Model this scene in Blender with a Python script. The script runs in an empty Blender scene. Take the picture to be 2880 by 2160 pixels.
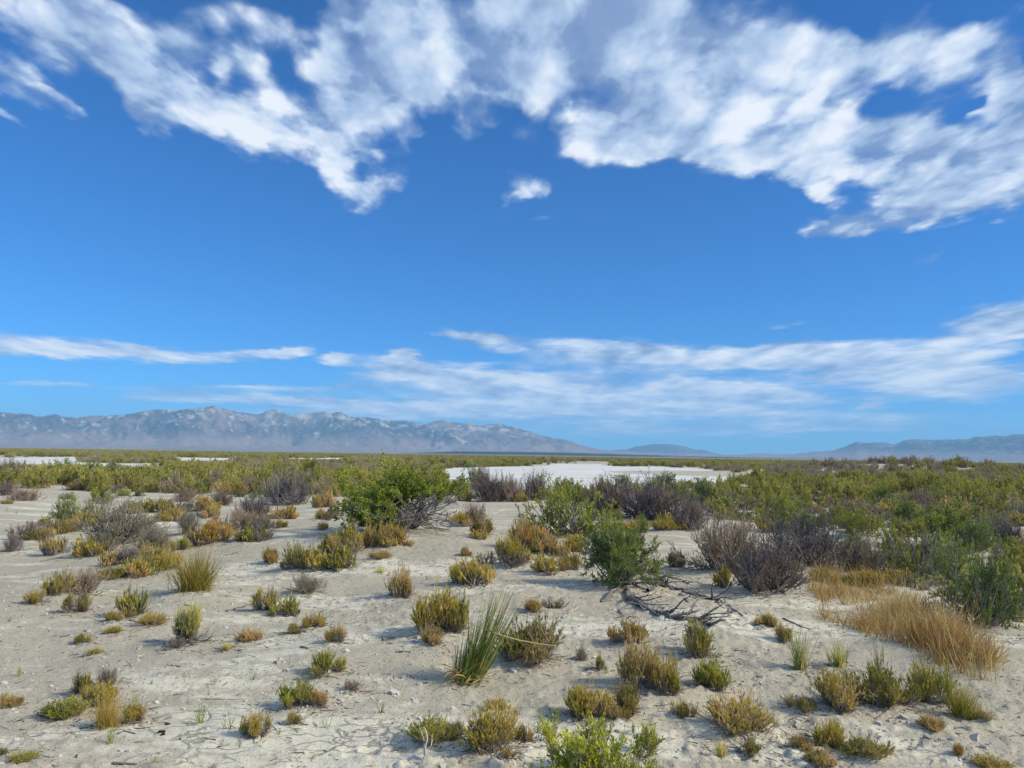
import bpy, math, random
import numpy as np
from mathutils import Matrix, Vector

# ------------------------------------------------------------------ camera
SC = bpy.context.scene
COL = SC.collection
F_PX, W_PX, H_PX = 2135.0, 2880.0, 2160.0
PITCH, ROLL, EYE = math.radians(5.32), math.radians(0.855), 1.72
cam_d = bpy.data.cameras.new("camera")
cam_d.sensor_width = 36.0
cam_d.lens = 36.0 * F_PX / W_PX
cam_d.clip_start = 0.05
cam_d.clip_end = 80000.0
cam = bpy.data.objects.new("camera", cam_d)
COL.objects.link(cam)
RCAM = Matrix.Rotation(math.pi / 2 + PITCH, 3, 'X') @ Matrix.Rotation(ROLL, 3, 'Z')
cam.matrix_world = Matrix.Translation((0, 0, EYE)) @ RCAM.to_4x4()
SC.camera = cam
RNP = np.array(RCAM)


def pix_dir(px, py):
    """directions (N,3) of source-photo pixels"""
    px = np.atleast_1d(np.asarray(px, float)); py = np.atleast_1d(np.asarray(py, float))
    v = np.stack([(px - W_PX / 2) / F_PX, (H_PX / 2 - py) / F_PX, -np.ones_like(px)], 1)
    v = v @ RNP.T
    return v / np.linalg.norm(v, axis=1)[:, None]


# ------------------------------------------------------------------ sky and sun
SUN_AZ, SUN_EL = math.radians(106.0), math.radians(36.0)     # clockwise from +Y, i.e. off to the right
SKY_STRENGTH = 0.15
SC.view_settings.view_transform = 'Standard'
SC.view_settings.look = 'None'
SC.view_settings.gamma = 1.0
SC.view_settings.exposure = 0.45
SC.render.engine = 'CYCLES'
SC.cycles.use_denoising = True
SC.cycles.max_bounces = 6
SC.cycles.diffuse_bounces = 3
SC.cycles.transparent_max_bounces = 8
SC.cycles.volume_bounces = 1
SC.cycles.use_adaptive_sampling = True

sun_d = bpy.data.lights.new("sun", 'SUN')
sun_d.energy = 3.9
sun_d.angle = math.radians(6.0)
sun_d.color = (1.0, 0.89, 0.70)
sun = bpy.data.objects.new("sun", sun_d)
COL.objects.link(sun)
sv = Vector((math.sin(SUN_AZ) * math.cos(SUN_EL), math.cos(SUN_AZ) * math.cos(SUN_EL), math.sin(SUN_EL)))
sun.rotation_euler = sv.to_track_quat('Z', 'Y').to_euler()
sun.location = (60, 0, 60)


class NT:
    """small helper to write node trees"""
    def __init__(self, tree):
        self.t = tree; self.n = tree.nodes; self.l = tree.links
    def put(self, sock, val):
        if isinstance(val, bpy.types.NodeSocket):
            self.l.new(val, sock)
        elif val is not None:
            sock.default_value = val
    def node(self, typ, ins=None, **kw):
        nd = self.n.new(typ)
        for k, v in kw.items():
            setattr(nd, k, v)
        for k, v in (ins or {}).items():
            self.put(nd.inputs[k], v)
        return nd
    def math(self, op, a, b=None, c=None, clamp=False):
        nd = self.node('ShaderNodeMath', operation=op, use_clamp=clamp)
        for i, v in enumerate((a, b, c)):
            if v is not None:
                self.put(nd.inputs[i], v)
        return nd.outputs[0]
    def vmath(self, op, a, b=None, s=None):
        nd = self.node('ShaderNodeVectorMath', operation=op)
        self.put(nd.inputs[0], a)
        if b is not None: self.put(nd.inputs[1], b)
        if s is not None: self.put(nd.inputs['Scale'], s)
        return nd.outputs['Value'] if op in ('LENGTH', 'DOT_PRODUCT') else nd.outputs[0]
    def rng(self, v, a, b, c, d, smooth=True):
        nd = self.node('ShaderNodeMapRange', interpolation_type='SMOOTHSTEP' if smooth else 'LINEAR')
        for i, x in enumerate((v, a, b, c, d)):
            self.put(nd.inputs[i], x)
        return nd.outputs[0]
    def noise(self, vec, scale, detail=2.0, rough=0.5, dist=0.0, out='Fac'):
        nd = self.node('ShaderNodeTexNoise', {'Vector': vec, 'Scale': scale, 'Detail': detail, 'Roughness': rough, 'Distortion': dist})
        return nd.outputs[out]
    def mix(self, fac, a, b, blend='MIX'):
        nd = self.node('ShaderNodeMix', data_type='RGBA', blend_type=blend)
        self.put(nd.inputs[0], fac); self.put(nd.inputs[6], a); self.put(nd.inputs[7], b)
        return nd.outputs[2]
    def ramp(self, fac, stops, interp='LINEAR'):
        nd = self.node('ShaderNodeValToRGB')
        nd.color_ramp.interpolation = interp
        els = nd.color_ramp.elements
        while len(els) < len(stops):
            els.new(0.5)
        for e, (p, c) in zip(els, stops):
            e.position = p; e.color = (c[0], c[1], c[2], 1)
        self.put(nd.inputs[0], fac)
        return nd.outputs[0]


def build_world():
    w = bpy.data.worlds.new("World")
    SC.world = w
    w.use_nodes = True
    g = NT(w.node_tree)
    g.n.clear()
    out = g.node('ShaderNodeOutputWorld')
    sky = g.node('ShaderNodeTexSky', sky_type='NISHITA', sun_disc=False)
    sky.sun_elevation = SUN_EL; sky.sun_rotation = SUN_AZ
    sky.altitude = 1500; sky.air_density = 1.0; sky.dust_density = 0.3; sky.ozone_density = 3.5
    hue = g.mix(1.0, sky.outputs[0], (0.12, 0.42, 0.72, 1), 'MULTIPLY')      # the deep azure of this sky
    bg = g.node('ShaderNodeBackground', {'Color': hue, 'Strength': SKY_STRENGTH})
    d = g.node('ShaderNodeTexCoord').outputs['Generated']
    s = g.node('ShaderNodeSeparateXYZ', {0: d})
    az = g.math('MULTIPLY', g.math('ARCTAN2', s.outputs[0], s.outputs[1]), 57.29578)
    el = g.math('MULTIPLY', g.math('ARCSINE', s.outputs[2]), 57.29578)
    # cloud-layer coordinates: where the ray meets a flat sheet above
    zz = g.math('ADD', g.math('MAXIMUM', s.outputs[2], 0.0), 0.07)
    pu = g.math('DIVIDE', s.outputs[0], zz); pv = g.math('DIVIDE', s.outputs[1], zz)
    plane = g.node('ShaderNodeCombineXYZ', {0: g.math('MULTIPLY', pu, 1.5), 1: pv}).outputs[0]
    ang = g.node('ShaderNodeCombineXYZ', {0: az, 1: el}).outputs[0]
    angn = g.node('ShaderNodeCombineXYZ', {0: g.math('MULTIPLY', az, 0.095), 1: g.math('MULTIPLY', el, 0.72)}).outputs[0]
    # warp the blob coordinates so outlines turn ragged
    wv = g.vmath('SUBTRACT', g.noise(plane, 2.2, 4.0, 0.6, out='Color'), (0.5, 0.5, 0.5))
    wscale = g.rng(el, 0.0, 16.0, 0.35, 6.5, False)
    wvec = g.vmath('SCALE', wv, s=wscale)
    wvec = g.vmath('MULTIPLY', wvec, (1.0, 0.55, 0.0))
    p = g.vmath('ADD', ang, wvec)
    tot = None
    for ci, (cx, cy, rx, ry, rot, wt) in enumerate(CLOUDS):
        if ci and ci % 10 == 0:      # ties each batch to the sum so far, which keeps the shader's stack short
            p = g.vmath('ADD', p, g.vmath('SCALE', (1e-7, 0, 0), s=tot))
        a = math.radians(rot)
        q = [(cx, cy), (cx + rx * math.cos(a), cy + rx * math.sin(a)), (cx - ry * math.sin(a), cy + ry * math.cos(a))]
        dd = pix_dir([k[0] for k in q], [k[1] for k in q])
        ae = [(math.degrees(math.atan2(v[0], v[1])), math.degrees(math.asin(v[2]))) for v in dd]
        e1 = (ae[1][0] - ae[0][0], ae[1][1] - ae[0][1]); e2 = (ae[2][0] - ae[0][0], ae[2][1] - ae[0][1])
        mp = g.node('ShaderNodeMapping', {'Vector': p, 'Location': (ae[0][0], ae[0][1], 0),
                    'Rotation': (0, 0, math.atan2(e1[1], e1[0])), 'Scale': (math.hypot(*e1), math.hypot(*e2), 1)}, vector_type='TEXTURE')
        c = g.rng(g.vmath('LENGTH', mp.outputs[0]), 1.65, 0.25, 0.0, wt)
        tot = c if tot is None else g.math('ADD', tot, c)
    tot = g.math('ADD', tot, g.rng(el, 33.0, 48.0, 0.0, 0.8))      # broken deck carried on overhead, unseen, added to whiten and lift the fill light
    cov = g.math('MINIMUM', g.math('MAXIMUM', tot, 0.0), 1.2)
    streets = g.node('ShaderNodeCombineXYZ', {0: g.math('MULTIPLY', pu, 2.0), 1: g.math('MULTIPLY', pv, 1.25), 2: 3.7}).outputs[0]
    n_hi = g.noise(streets, 2.9, 9.0, 0.60, 0.30)
    n_lo = g.noise(angn, 1.9, 7.0, 0.56, 0.1)
    hi = g.rng(el, 8.0, 13.0, 0.0, 1.0)
    wob = g.vmath('ADD', streets, g.vmath('SCALE', g.noise(streets, 5.0, 3.0, 0.6, out='Color'), s=0.22))
    vor = g.node('ShaderNodeTexVoronoi', {'Vector': wob, 'Scale': 4.4, 'Smoothness': 0.6, 'Detail': 1.6, 'Roughness': 0.5}, feature='SMOOTH_F1', voronoi_dimensions='2D')
    puff = g.math('SUBTRACT', 0.58, vor.outputs['Distance'])
    nn = g.math('ADD', g.math('MULTIPLY', n_hi, hi), g.math('MULTIPLY', n_lo, g.math('SUBTRACT', 1.0, hi)))
    dens = g.math('ADD', g.math('MULTIPLY', cov, 1.06), g.math('MULTIPLY', g.math('SUBTRACT', nn, 0.5), 1.75))
    dens = g.math('ADD', dens, g.math('MULTIPLY', g.math('MULTIPLY', puff, hi), 0.8))
    alpha = g.math('MULTIPLY', g.rng(dens, 0.04, 1.10, 0.0, 1.0), g.rng(cov, 0.0, 0.35, 0.0, 0.98))
    alpha = g.math('MULTIPLY', alpha, g.rng(el, 1.0, 9.0, 0.86, 1.0))
    # cloud relief: how much denser it gets towards the sun decides bright edge or grey side
    off = g.vmath('ADD', streets, (0.13, -0.05, 0.0))
    n_a = g.noise(streets, 2.9, 4.0, 0.52, 0.30)
    n_s = g.noise(off, 2.9, 4.0, 0.52, 0.30)
    n_b = g.noise(plane, 1.3, 2.0, 0.5)
    rel = g.math('MULTIPLY', g.math('MULTIPLY', g.math('SUBTRACT', n_a, n_s), 2.0), g.rng(el, 4.0, 12.0, 0.35, 1.0))
    lum = g.math('ADD', g.math('ADD', 0.37, rel), g.math('MULTIPLY', g.math('SUBTRACT', n_b, 0.5), 2.1))
    lum = g.math('ADD', lum, g.math('MULTIPLY', g.math('SUBTRACT', g.math('MINIMUM', dens, 1.1), 0.6), 0.42))
    lum = g.math('ADD', lum, g.math('MULTIPLY', g.math('MULTIPLY', puff, hi), 0.6))
    lum = g.math('ADD', lum, g.rng(el, 3.0, 10.0, 0.12, 0.0))
    greytop = g.math('MULTIPLY', g.rng(el, 24.0, 34.0, 0.0, -0.30), g.rng(az, -22.0, 2.0, 0.0, 1.0))
    lum = g.math('ADD', lum, greytop)
    ccol = g.ramp(lum, [(0.0, (0.21, 0.31, 0.52)), (0.40, (0.40, 0.52, 0.72)), (0.75, (0.62, 0.71, 0.84)), (1.0, (0.80, 0.84, 0.90))])
    cbg = g.node('ShaderNodeBackground', {'Color': ccol, 'Strength': g.rng(el, 38.0, 60.0, 0.84, 1.25)})  # overhead cloud, out of view, made brighter for more fill
    mx = g.node('ShaderNodeMixShader', {0: alpha, 1: bg.outputs[0], 2: cbg.outputs[0]})
    g.l.new(mx.outputs[0], out.inputs[0])
    w.cycles.sampling_method = 'MANUAL'
    w.cycles.sample_map_resolution = 512


def _k(x, y, rx, ry, rot=0, wt=1.0, o=(0, 0), s=0.651):
    return (o[0] + x * s, o[1] + y * s, rx * s, ry * s, rot, wt)


CLOUDS = []
for e in [(120, 120, 240, 75, 42), (430, 170, 230, 130, 22), (780, 190, 120, 110, 0, .9), (640, 340, 220, 90, 35), (960, 500, 270, 100, 25),
          (1280, 560, 230, 105, 18), (610, 480, 120, 60, 52, .9), (1430, 640, 75, 150, -5, .9), (1280, 430, 120, 90, 0, .9), (950, 300, 50, 80, 0, .65),
          (1110, 280, 90, 110, 0, .55), (1500, 430, 110, 210, -22), (1680, 330, 130, 230, -14), (1885, 380, 60, 120, -5, .9),
          (1740, 40, 230, 150, 0), (1455, 140, 60, 220, 5, .8), (2030, 490, 90, 90, -20, .75), (55, 300, 150, 65, 36, .8), (30, 470, 90, 30, 40, .7),
          (225, 430, 80, 40, 20, .45), (1575, 810, 150, 75, -22, .95), (340, 40, 170, 70, 10, .55), (980, 30, 160, 70, 0, .45), (1190, 90, 80, 80, 0, .4),
          (2100, 150, 200, 170, 0), (690, 90, 150, 90, 0, .5), (1250, 180, 200, 90, 30, .5), (2000, 290, 240, 150, -10, .6), (1000, 200, 160, 90, 40, .4)]:
    CLOUDS.append(_k(*e))
for e in [(60, 810, 110, 52, -14, .9), (250, 60, 420, 160, 0), (600, 180, 560, 200, -5), (900, 430, 420, 200, -5), (560, 560, 330, 110, -8, .9), (1300, 290, 330, 120, -8),
          (950, 620, 520, 110, 3), (1480, 640, 420, 150, 10), (1980, 240, 300, 150, -12), (1720, 650, 230, 150, 0), (2020, 800, 340, 130, -6),
          (2190, 400, 110, 130, 0), (1520, 965, 370, 52, -6, .85), (440, 540, 190, 100, -15, .6), (1650, 140, 180, 130, -30, .7), (1330, 830, 120, 60, 25, .6),
          (1300, 405, 180, 24, -20, -.25), (1090, 510, 120, 35, -30, -.35), (1970, 520, 140, 24, -38, -.4), (2040, 50, 200, 50, 10, -.3), (1480, 90, 60, 80, 0, -.6),
          (230, 380, 260, 120, -10, .45), (420, 380, 50, 60, 20, -.1), (1700, 330, 200, 55, -35, -.2), (130, 420, 230, 130, -35, .35), (1790, 1120, 90, 22, -25, .55),
          (2150, 620, 200, 140, 0, .9), (1850, 860, 280, 60, 0, .8), (250, 250, 330, 190, -5, .55), (120, 960, 120, 20, -5, .25), (960, 800, 90, 20, -20, .3)]:
    CLOUDS.append(_k(*e, wt=1.3, o=(1440, 0)) if len(e) == 5 else _k(*e[:4], e[4], e[5], o=(1440, 0)))
for e in [(300, 245, 520, 42, 4, .85), (1060, 272, 160, 30, -5, .9), (1245, 265, 95, 24, -4, .9), (1440, 293, 85, 17, 0, .8), (2050, 194, 150, 24, 5, .95),
          (1745, 283, 68, 30, 5, 1.2), (1900, 350, 380, 50, 6, .85), (140, 400, 180, 18, 2, .85), (1000, 445, 480, 36, 2, .6), (1350, 475, 330, 20, 2, .6),
          (1250, 413, 330, 12, 0, .45), (1800, 505, 560, 36, 0, .62), (700, 470, 250, 20, 0, .4), (2195, 460, 30, 22, 0, 1.2), (350, 262, 420, 30, 3, .7), (1900, 395, 420, 45, 2, .6), (1500, 540, 700, 40, 0, .5), (1950, 460, 420, 40, 0, .45)]:
    CLOUDS.append(_k(*e, o=(0, 820)))
for e in [(450, 265, 520, 55, 3, .95), (1000, 280, 430, 40, 0, .9), (1420, 262, 370, 62, -3, .95), (300, 410, 700, 52, 2, .85), (980, 425, 340, 40, 3, .95),
          (1600, 400, 360, 46, 4, .95), (1980, 370, 370, 85, 4, .8), (2130, 140, 380, 95, -17, 1.0), (400, 482, 520, 18, 1, .85), (300, 520, 800, 34, 0, .5),
          (900, 560, 1000, 60, 0, .42), (1220, 590, 150, 18, 2, .7), (1550, 495, 70, 14, 0, .7), (1190, 150, 80, 18, -10, .4), (2050, 265, 120, 22, -8, .6), (600, 340, 900, 40, 0, .4), (700, 480, 900, 45, 0, .5), (1700, 330, 420, 50, 2, .6), (500, 600, 800, 40, 0, .4), (1600, 560, 600, 40, 0, .35)]:
    CLOUDS.append(_k(*e, o=(1440, 820)))
build_world()


# ------------------------------------------------------------------ tags and mesh helpers
def tag(o, label=None, cat=None, group=None, kind=None):
    if label: o["label"] = label
    if cat: o["category"] = cat
    if group: o["group"] = group
    if kind: o["kind"] = kind
    return o


def new_mesh(name, co, quads, mats, tone=None, smooth=False, midx=None):
    me = bpy.data.meshes.new(name)
    co = np.asarray(co, np.float32); quads = np.asarray(quads, np.int32)
    me.vertices.add(len(co)); me.vertices.foreach_set("co", co.ravel())
    k = quads.shape[1]
    me.loops.add(quads.size); me.loops.foreach_set("vertex_index", quads.ravel())
    me.polygons.add(len(quads))
    me.polygons.foreach_set("loop_start", np.arange(0, quads.size, k, dtype=np.int32))
    for m in mats:
        me.materials.append(m)
    if midx is not None:
        me.polygons.foreach_set("material_index", np.asarray(midx, np.int32))
    me.polygons.foreach_set("use_smooth", np.full(len(quads), smooth))
    me.update(calc_edges=True)
    if tone is not None:
        at = me.attributes.new("tone", 'FLOAT', 'POINT')
        at.data.foreach_set("value", np.asarray(tone, np.float32))
    return me


def link(name, me, parent=None):
    o = bpy.data.objects.new(name, me)
    COL.objects.link(o)
    if parent is not None:
        o.parent = parent
    return o


def unit(v):
    return v / np.maximum(np.linalg.norm(v, axis=-1, keepdims=True), 1e-9)


class Geo:
    """collects quads of many twigs, leaves and blades that form one mesh"""
    def __init__(self):
        self.v, self.q, self.t, self.n = [], [], [], 0
    def add(self, v, q, t):
        self.v.append(v); self.q.append(q + self.n); self.t.append(t); self.n += len(v)
    def tubes(self, pts, r0, r1, tone, sides=3):
        n, k, _ = pts.shape
        if n == 0: return
        tan = unit(np.gradient(pts, axis=1))
        ref = np.zeros_like(tan); ref[..., 2] = 1.0
        fl = np.abs(tan[..., 2]) > 0.9
        ref[fl] = (1.0, 0, 0)
        a = unit(np.cross(tan, ref)); b = np.cross(tan, a)
        rad = (np.asarray(r0).reshape(-1, 1) + (np.asarray(r1).reshape(-1, 1) - np.asarray(r0).reshape(-1, 1)) * np.linspace(0, 1, k)[None])
        rad = np.broadcast_to(rad, (n, k))
        ring = []
        for s in range(sides):
            th = 2 * math.pi * s / sides
            ring.append(pts + (a * math.cos(th) + b * math.sin(th)) * rad[..., None])
        v = np.stack(ring, 2).reshape(-1, 3)                       # n,k,sides
        idx = np.arange(n * k * sides).reshape(n, k, sides)
        nx = np.roll(idx, -1, axis=2)
        q = np.stack([idx[:, :-1], nx[:, :-1], nx[:, 1:], idx[:, 1:]], -1).reshape(-1, 4)
        self.add(v, q, np.repeat(np.broadcast_to(tone, (n,)), k * sides))
    def leaves(self, pos, d, rng, L, W, tone):
        n = len(pos)
        if n == 0: return
        d = unit(d)
        s = unit(np.cross(d, unit(rng.normal(size=(n, 3)))))
        nrm = np.cross(d, s)
        L = np.broadcast_to(L, (n,))[:, None]; W = np.broadcast_to(W, (n,))[:, None]
        v = np.stack([pos, pos + d * L * 0.55 + s * W * 0.5 + nrm * L * .08, pos + d * L, pos + d * L * 0.55 - s * W * 0.5 + nrm * L * .08], 1).reshape(-1, 3)
        q = np.arange(n * 4).reshape(n, 4)
        self.add(v, q, np.repeat(np.broadcast_to(tone, (n,)), 4))
    def ribbons(self, pts, w, rng, tone):
        n, k, _ = pts.shape
        tan = unit(np.gradient(pts, axis=1))
        s = unit(np.cross(tan, unit(rng.normal(size=(n, 1, 3)))))
        wid = np.asarray(w).reshape(-1, 1) * (1 - np.linspace(0, 1, k)[None] ** 2.2 * 0.93) * 0.5
        v = np.stack([pts - s * wid[..., None], pts + s * wid[..., None]], 2).reshape(-1, 3)
        idx = np.arange(n * k * 2).reshape(n, k, 2)
        q = np.stack([idx[:, :-1, 0], idx[:, :-1, 1], idx[:, 1:, 1], idx[:, 1:, 0]], -1).reshape(-1, 4)
        self.add(v, q, np.repeat(np.broadcast_to(tone, (n,)), k * 2))
    def arrays(self):
        return np.concatenate(self.v), np.concatenate(self.q), np.concatenate(self.t)
    def mesh(self, name, mat):
        v, q, t = self.arrays()
        return new_mesh(name, v, q, [mat], t)


def join_geos(name, parts):
    vs, qs, ts, ms, n, mats = [], [], [], [], 0, []
    for g, m in parts:
        v, q, t = g.arrays()
        vs.append(v); qs.append(q + n); ts.append(t); n += len(v)
        if m not in mats: mats.append(m)
        ms.append(np.full(len(q), mats.index(m)))
    return new_mesh(name, np.concatenate(vs), np.concatenate(qs), mats, np.concatenate(ts), midx=np.concatenate(ms))


def _hash(ix, iy, seed):
    n = (ix.astype(np.int64) * 374761393 + iy.astype(np.int64) * 668265263 + seed * 974711) & 0x7fffffff
    n = ((n ^ (n >> 13)) * 1274126177) & 0x7fffffff
    return ((n ^ (n >> 16)) & 0xffff) / 65535.0


def vn(x, y, seed=0):
    x = np.asarray(x, float); y = np.asarray(y, float)
    ix = np.floor(x); iy = np.floor(y)
    fx = x - ix; fy = y - iy
    fx = fx * fx * fx * (fx * (fx * 6 - 15) + 10); fy = fy * fy * fy * (fy * (fy * 6 - 15) + 10)
    a = _hash(ix, iy, seed); b = _hash(ix + 1, iy, seed); c = _hash(ix, iy + 1, seed); d = _hash(ix + 1, iy + 1, seed)
    return (a + (b - a) * fx) * (1 - fy) + (c + (d - c) * fx) * fy


def fbm(x, y, seed=0, oct=4, gain=0.5):
    s, a, t = 0, 1.0, 0
    for o in range(oct):
        s = s + a * vn(x * 2 ** o + 17.3 * o, y * 2 ** o - 9.1 * o, seed + o); t += a; a *= gain
    return s / t


def sstep(a, b, x):
    t = np.clip((x - a) / (b - a), 0, 1)
    return t * t * (3 - 2 * t)


# ------------------------------------------------------------------ terrain
def ground_z(x, y):
    """large shape of the land: a low dune in front, flat pan behind and to the right"""
    x = np.asarray(x, float); y = np.asarray(y, float)
    z = -0.95 * sstep(20, 44, y) * np.ones_like(x)
    edge = np.clip(5.0 - 0.14 * y, 2.2, 6)
    z = z - 0.50 * sstep(0.0, 6.0, x - edge) * (1 - sstep(20, 44, y)) * sstep(2, 6, y)
    z = z - 0.35 * sstep(2.5, 8.0, -x - 2.0) * sstep(5, 12, y) * (1 - sstep(20, 44, y))
    near = 1 - sstep(38, 58, np.hypot(x, y))
    z = z + near * (fbm(x / 6.0, y / 6.0, 3, 3) - 0.5) * 0.60 * (0.35 + 0.65 * sstep(3, 9, y))
    z = z + 0.18 * np.exp(-((x + 2.6) ** 2 + (y - 14.5) ** 2) / 9.0)           # knoll of the big bush
    z = z + 0.16 * np.exp(-((x - 0.2) ** 2 + (y - 9.0) ** 2) / 4.0)           # knoll of the front bush
    z = z + 2.2 * np.exp(-(((x - 66) / 24.0) ** 2 + ((y - 128) / 14.0) ** 2))  # far dune with bushes on the right
    z = z + 1.1 * np.exp(-(((x - 28) / 16.0) ** 2 + ((y - 275) / 12.0) ** 2))
    return z


MOUNDS = []     # (x, y, radius, height): sand caught under bushes


def height(x, y):
    z = ground_z(x, y)
    r = np.hypot(x, y)
    for (mx, my, mr, mh) in MOUNDS:
        d2 = ((x - mx) ** 2 + (y - my) ** 2) / (mr * mr)
        z = z + np.where(d2 < 9, mh * np.exp(-d2), 0)
    z = z + (1 - sstep(25, 45, r)) * ((fbm(x / 0.9, y / 0.9, 21, 3) - 0.5) * 0.075)
    return z


def hit(px, py, zfun=ground_z):
    d = pix_dir(px, py)
    ts = 1.5 * 1.011 ** np.arange(0, 640)
    P = d[:, None, :] * ts[None, :, None]; P[..., 2] += EYE
    below = P[..., 2] < zfun(P[..., 0], P[..., 1])
    i = np.argmax(below, axis=1); i[~below.any(1)] = len(ts) - 1
    lo = ts[np.maximum(i - 1, 0)]; hi = ts[i]
    for _ in range(18):
        m = (lo + hi) / 2
        Q = d * m[:, None]; Q[:, 2] += EYE
        b = Q[:, 2] < zfun(Q[:, 0], Q[:, 1])
        hi = np.where(b, m, hi); lo = np.where(b, lo, m)
    Q = d * hi[:, None]; Q[:, 2] += EYE
    return Q


def project(P):
    """world -> source pixel"""
    v = (P - np.array([0, 0, EYE])) @ RNP
    return W_PX / 2 + F_PX * v[:, 0] / -v[:, 2], H_PX / 2 - F_PX * v[:, 1] / -v[:, 2]


# ------------------------------------------------------------------ materials
def new_mat(name):
    m = bpy.data.materials.new(name)
    m.use_nodes = True
    g = NT(m.node_tree)
    g.n.clear()
    return m, g, g.node('ShaderNodeOutputMaterial')


def leaf_mat(name, stops, trans=0.35):
    m, g, out = new_mat(name)
    t = g.node('ShaderNodeAttribute', attribute_name='tone').outputs['Fac']
    oi = g.node('ShaderNodeObjectInfo')
    t = g.math('ADD', t, g.math('MULTIPLY', g.math('SUBTRACT', oi.outputs['Random'], 0.5), 0.22))
    c = g.ramp(t, stops)
    c = g.mix(1.0, c, oi.outputs['Color'], 'MULTIPLY')
    df = g.node('ShaderNodeBsdfDiffuse', {'Color': c})
    tr = g.node('ShaderNodeBsdfTranslucent', {'Color': c})
    mx = g.node('ShaderNodeMixShader', {0: trans, 1: df.outputs[0], 2: tr.outputs[0]})
    g.l.new(mx.outputs[0], out.inputs[0])
    return m


M_GREEN = leaf_mat("green_leaf", [(0.0, (0.085, 0.125, 0.028)), (0.4, (0.205, 0.255, 0.042)), (0.75, (0.34, 0.385, 0.06)), (1.0, (0.47, 0.46, 0.07))])
M_DUSTY = leaf_mat("dusty_green_leaf", [(0.0, (0.125, 0.14, 0.045)), (0.4, (0.26, 0.27, 0.075)), (0.75, (0.40, 0.385, 0.10)), (1.0, (0.52, 0.46, 0.13))])
M_GOLD = leaf_mat("golden_leaf", [(0.0, (0.15, 0.17, 0.032)), (0.35, (0.40, 0.36, 0.055)), (0.7, (0.66, 0.51, 0.095)), (1.0, (0.75, 0.54, 0.19))])
M_GREY = leaf_mat("grey_leaf", [(0.0, (0.13, 0.135, 0.09)), (0.5, (0.27, 0.245, 0.185)), (1.0, (0.46, 0.37, 0.285))], 0.25)
M_TWIG = leaf_mat("twig_bark", [(0.0, (0.07, 0.062, 0.058)), (0.5, (0.18, 0.165, 0.152)), (1.0, (0.36, 0.33, 0.295))], 0.0)
M_STEM = leaf_mat("tan_stem", [(0.0, (0.14, 0.115, 0.095)), (0.5, (0.29, 0.24, 0.195)), (1.0, (0.46, 0.385, 0.30))], 0.0)
M_REED = leaf_mat("reed_blade", [(0.0, (0.09, 0.16, 0.035)), (0.55, (0.24, 0.31, 0.07)), (0.8, (0.48, 0.42, 0.15)), (1.0, (0.68, 0.45, 0.2))])
M_DRYG = leaf_mat("dry_grass_blade", [(0.0, (0.32, 0.17, 0.07)), (0.45, (0.50, 0.35, 0.13)), (0.8, (0.60, 0.49, 0.20)), (1.0, (0.68, 0.60, 0.33))])
M_WOOD = None


def wood_mat(name, c0, c1):
    m, g, out = new_mat(name)
    tc = g.node('ShaderNodeTexCoord').outputs['Object']
    n = g.noise(tc, 40.0, 4.0, 0.6)
    t = g.node('ShaderNodeAttribute', attribute_name='tone').outputs['Fac']
    c = g.ramp(g.math('ADD', g.math('MULTIPLY', n, 0.6), g.math('MULTIPLY', t, 0.45)), [(0.2, c0), (0.8, c1)])
    b = g.node('ShaderNodeBump', {'Strength': 0.6, 'Distance': 0.004, 'Height': n})
    p = g.node('ShaderNodeBsdfPrincipled', {'Base Color': c, 'Roughness': 0.9, 'Normal': b.outputs[0]})
    p.inputs['Specular IOR Level'].default_value = 0.15
    g.l.new(p.outputs[0], out.inputs[0])
    return m


M_WOOD = wood_mat("weathered_wood", (0.065, 0.06, 0.056), (0.24, 0.222, 0.205))
M_BLEACH = wood_mat("bleached_wood", (0.24, 0.21, 0.18), (0.55, 0.50, 0.43))
M_DUNG = wood_mat("dark_clod", (0.018, 0.014, 0.01), (0.05, 0.04, 0.03))
M_CLOD = wood_mat("pale_crust", (0.33, 0.31, 0.26), (0.52, 0.50, 0.44))


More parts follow.
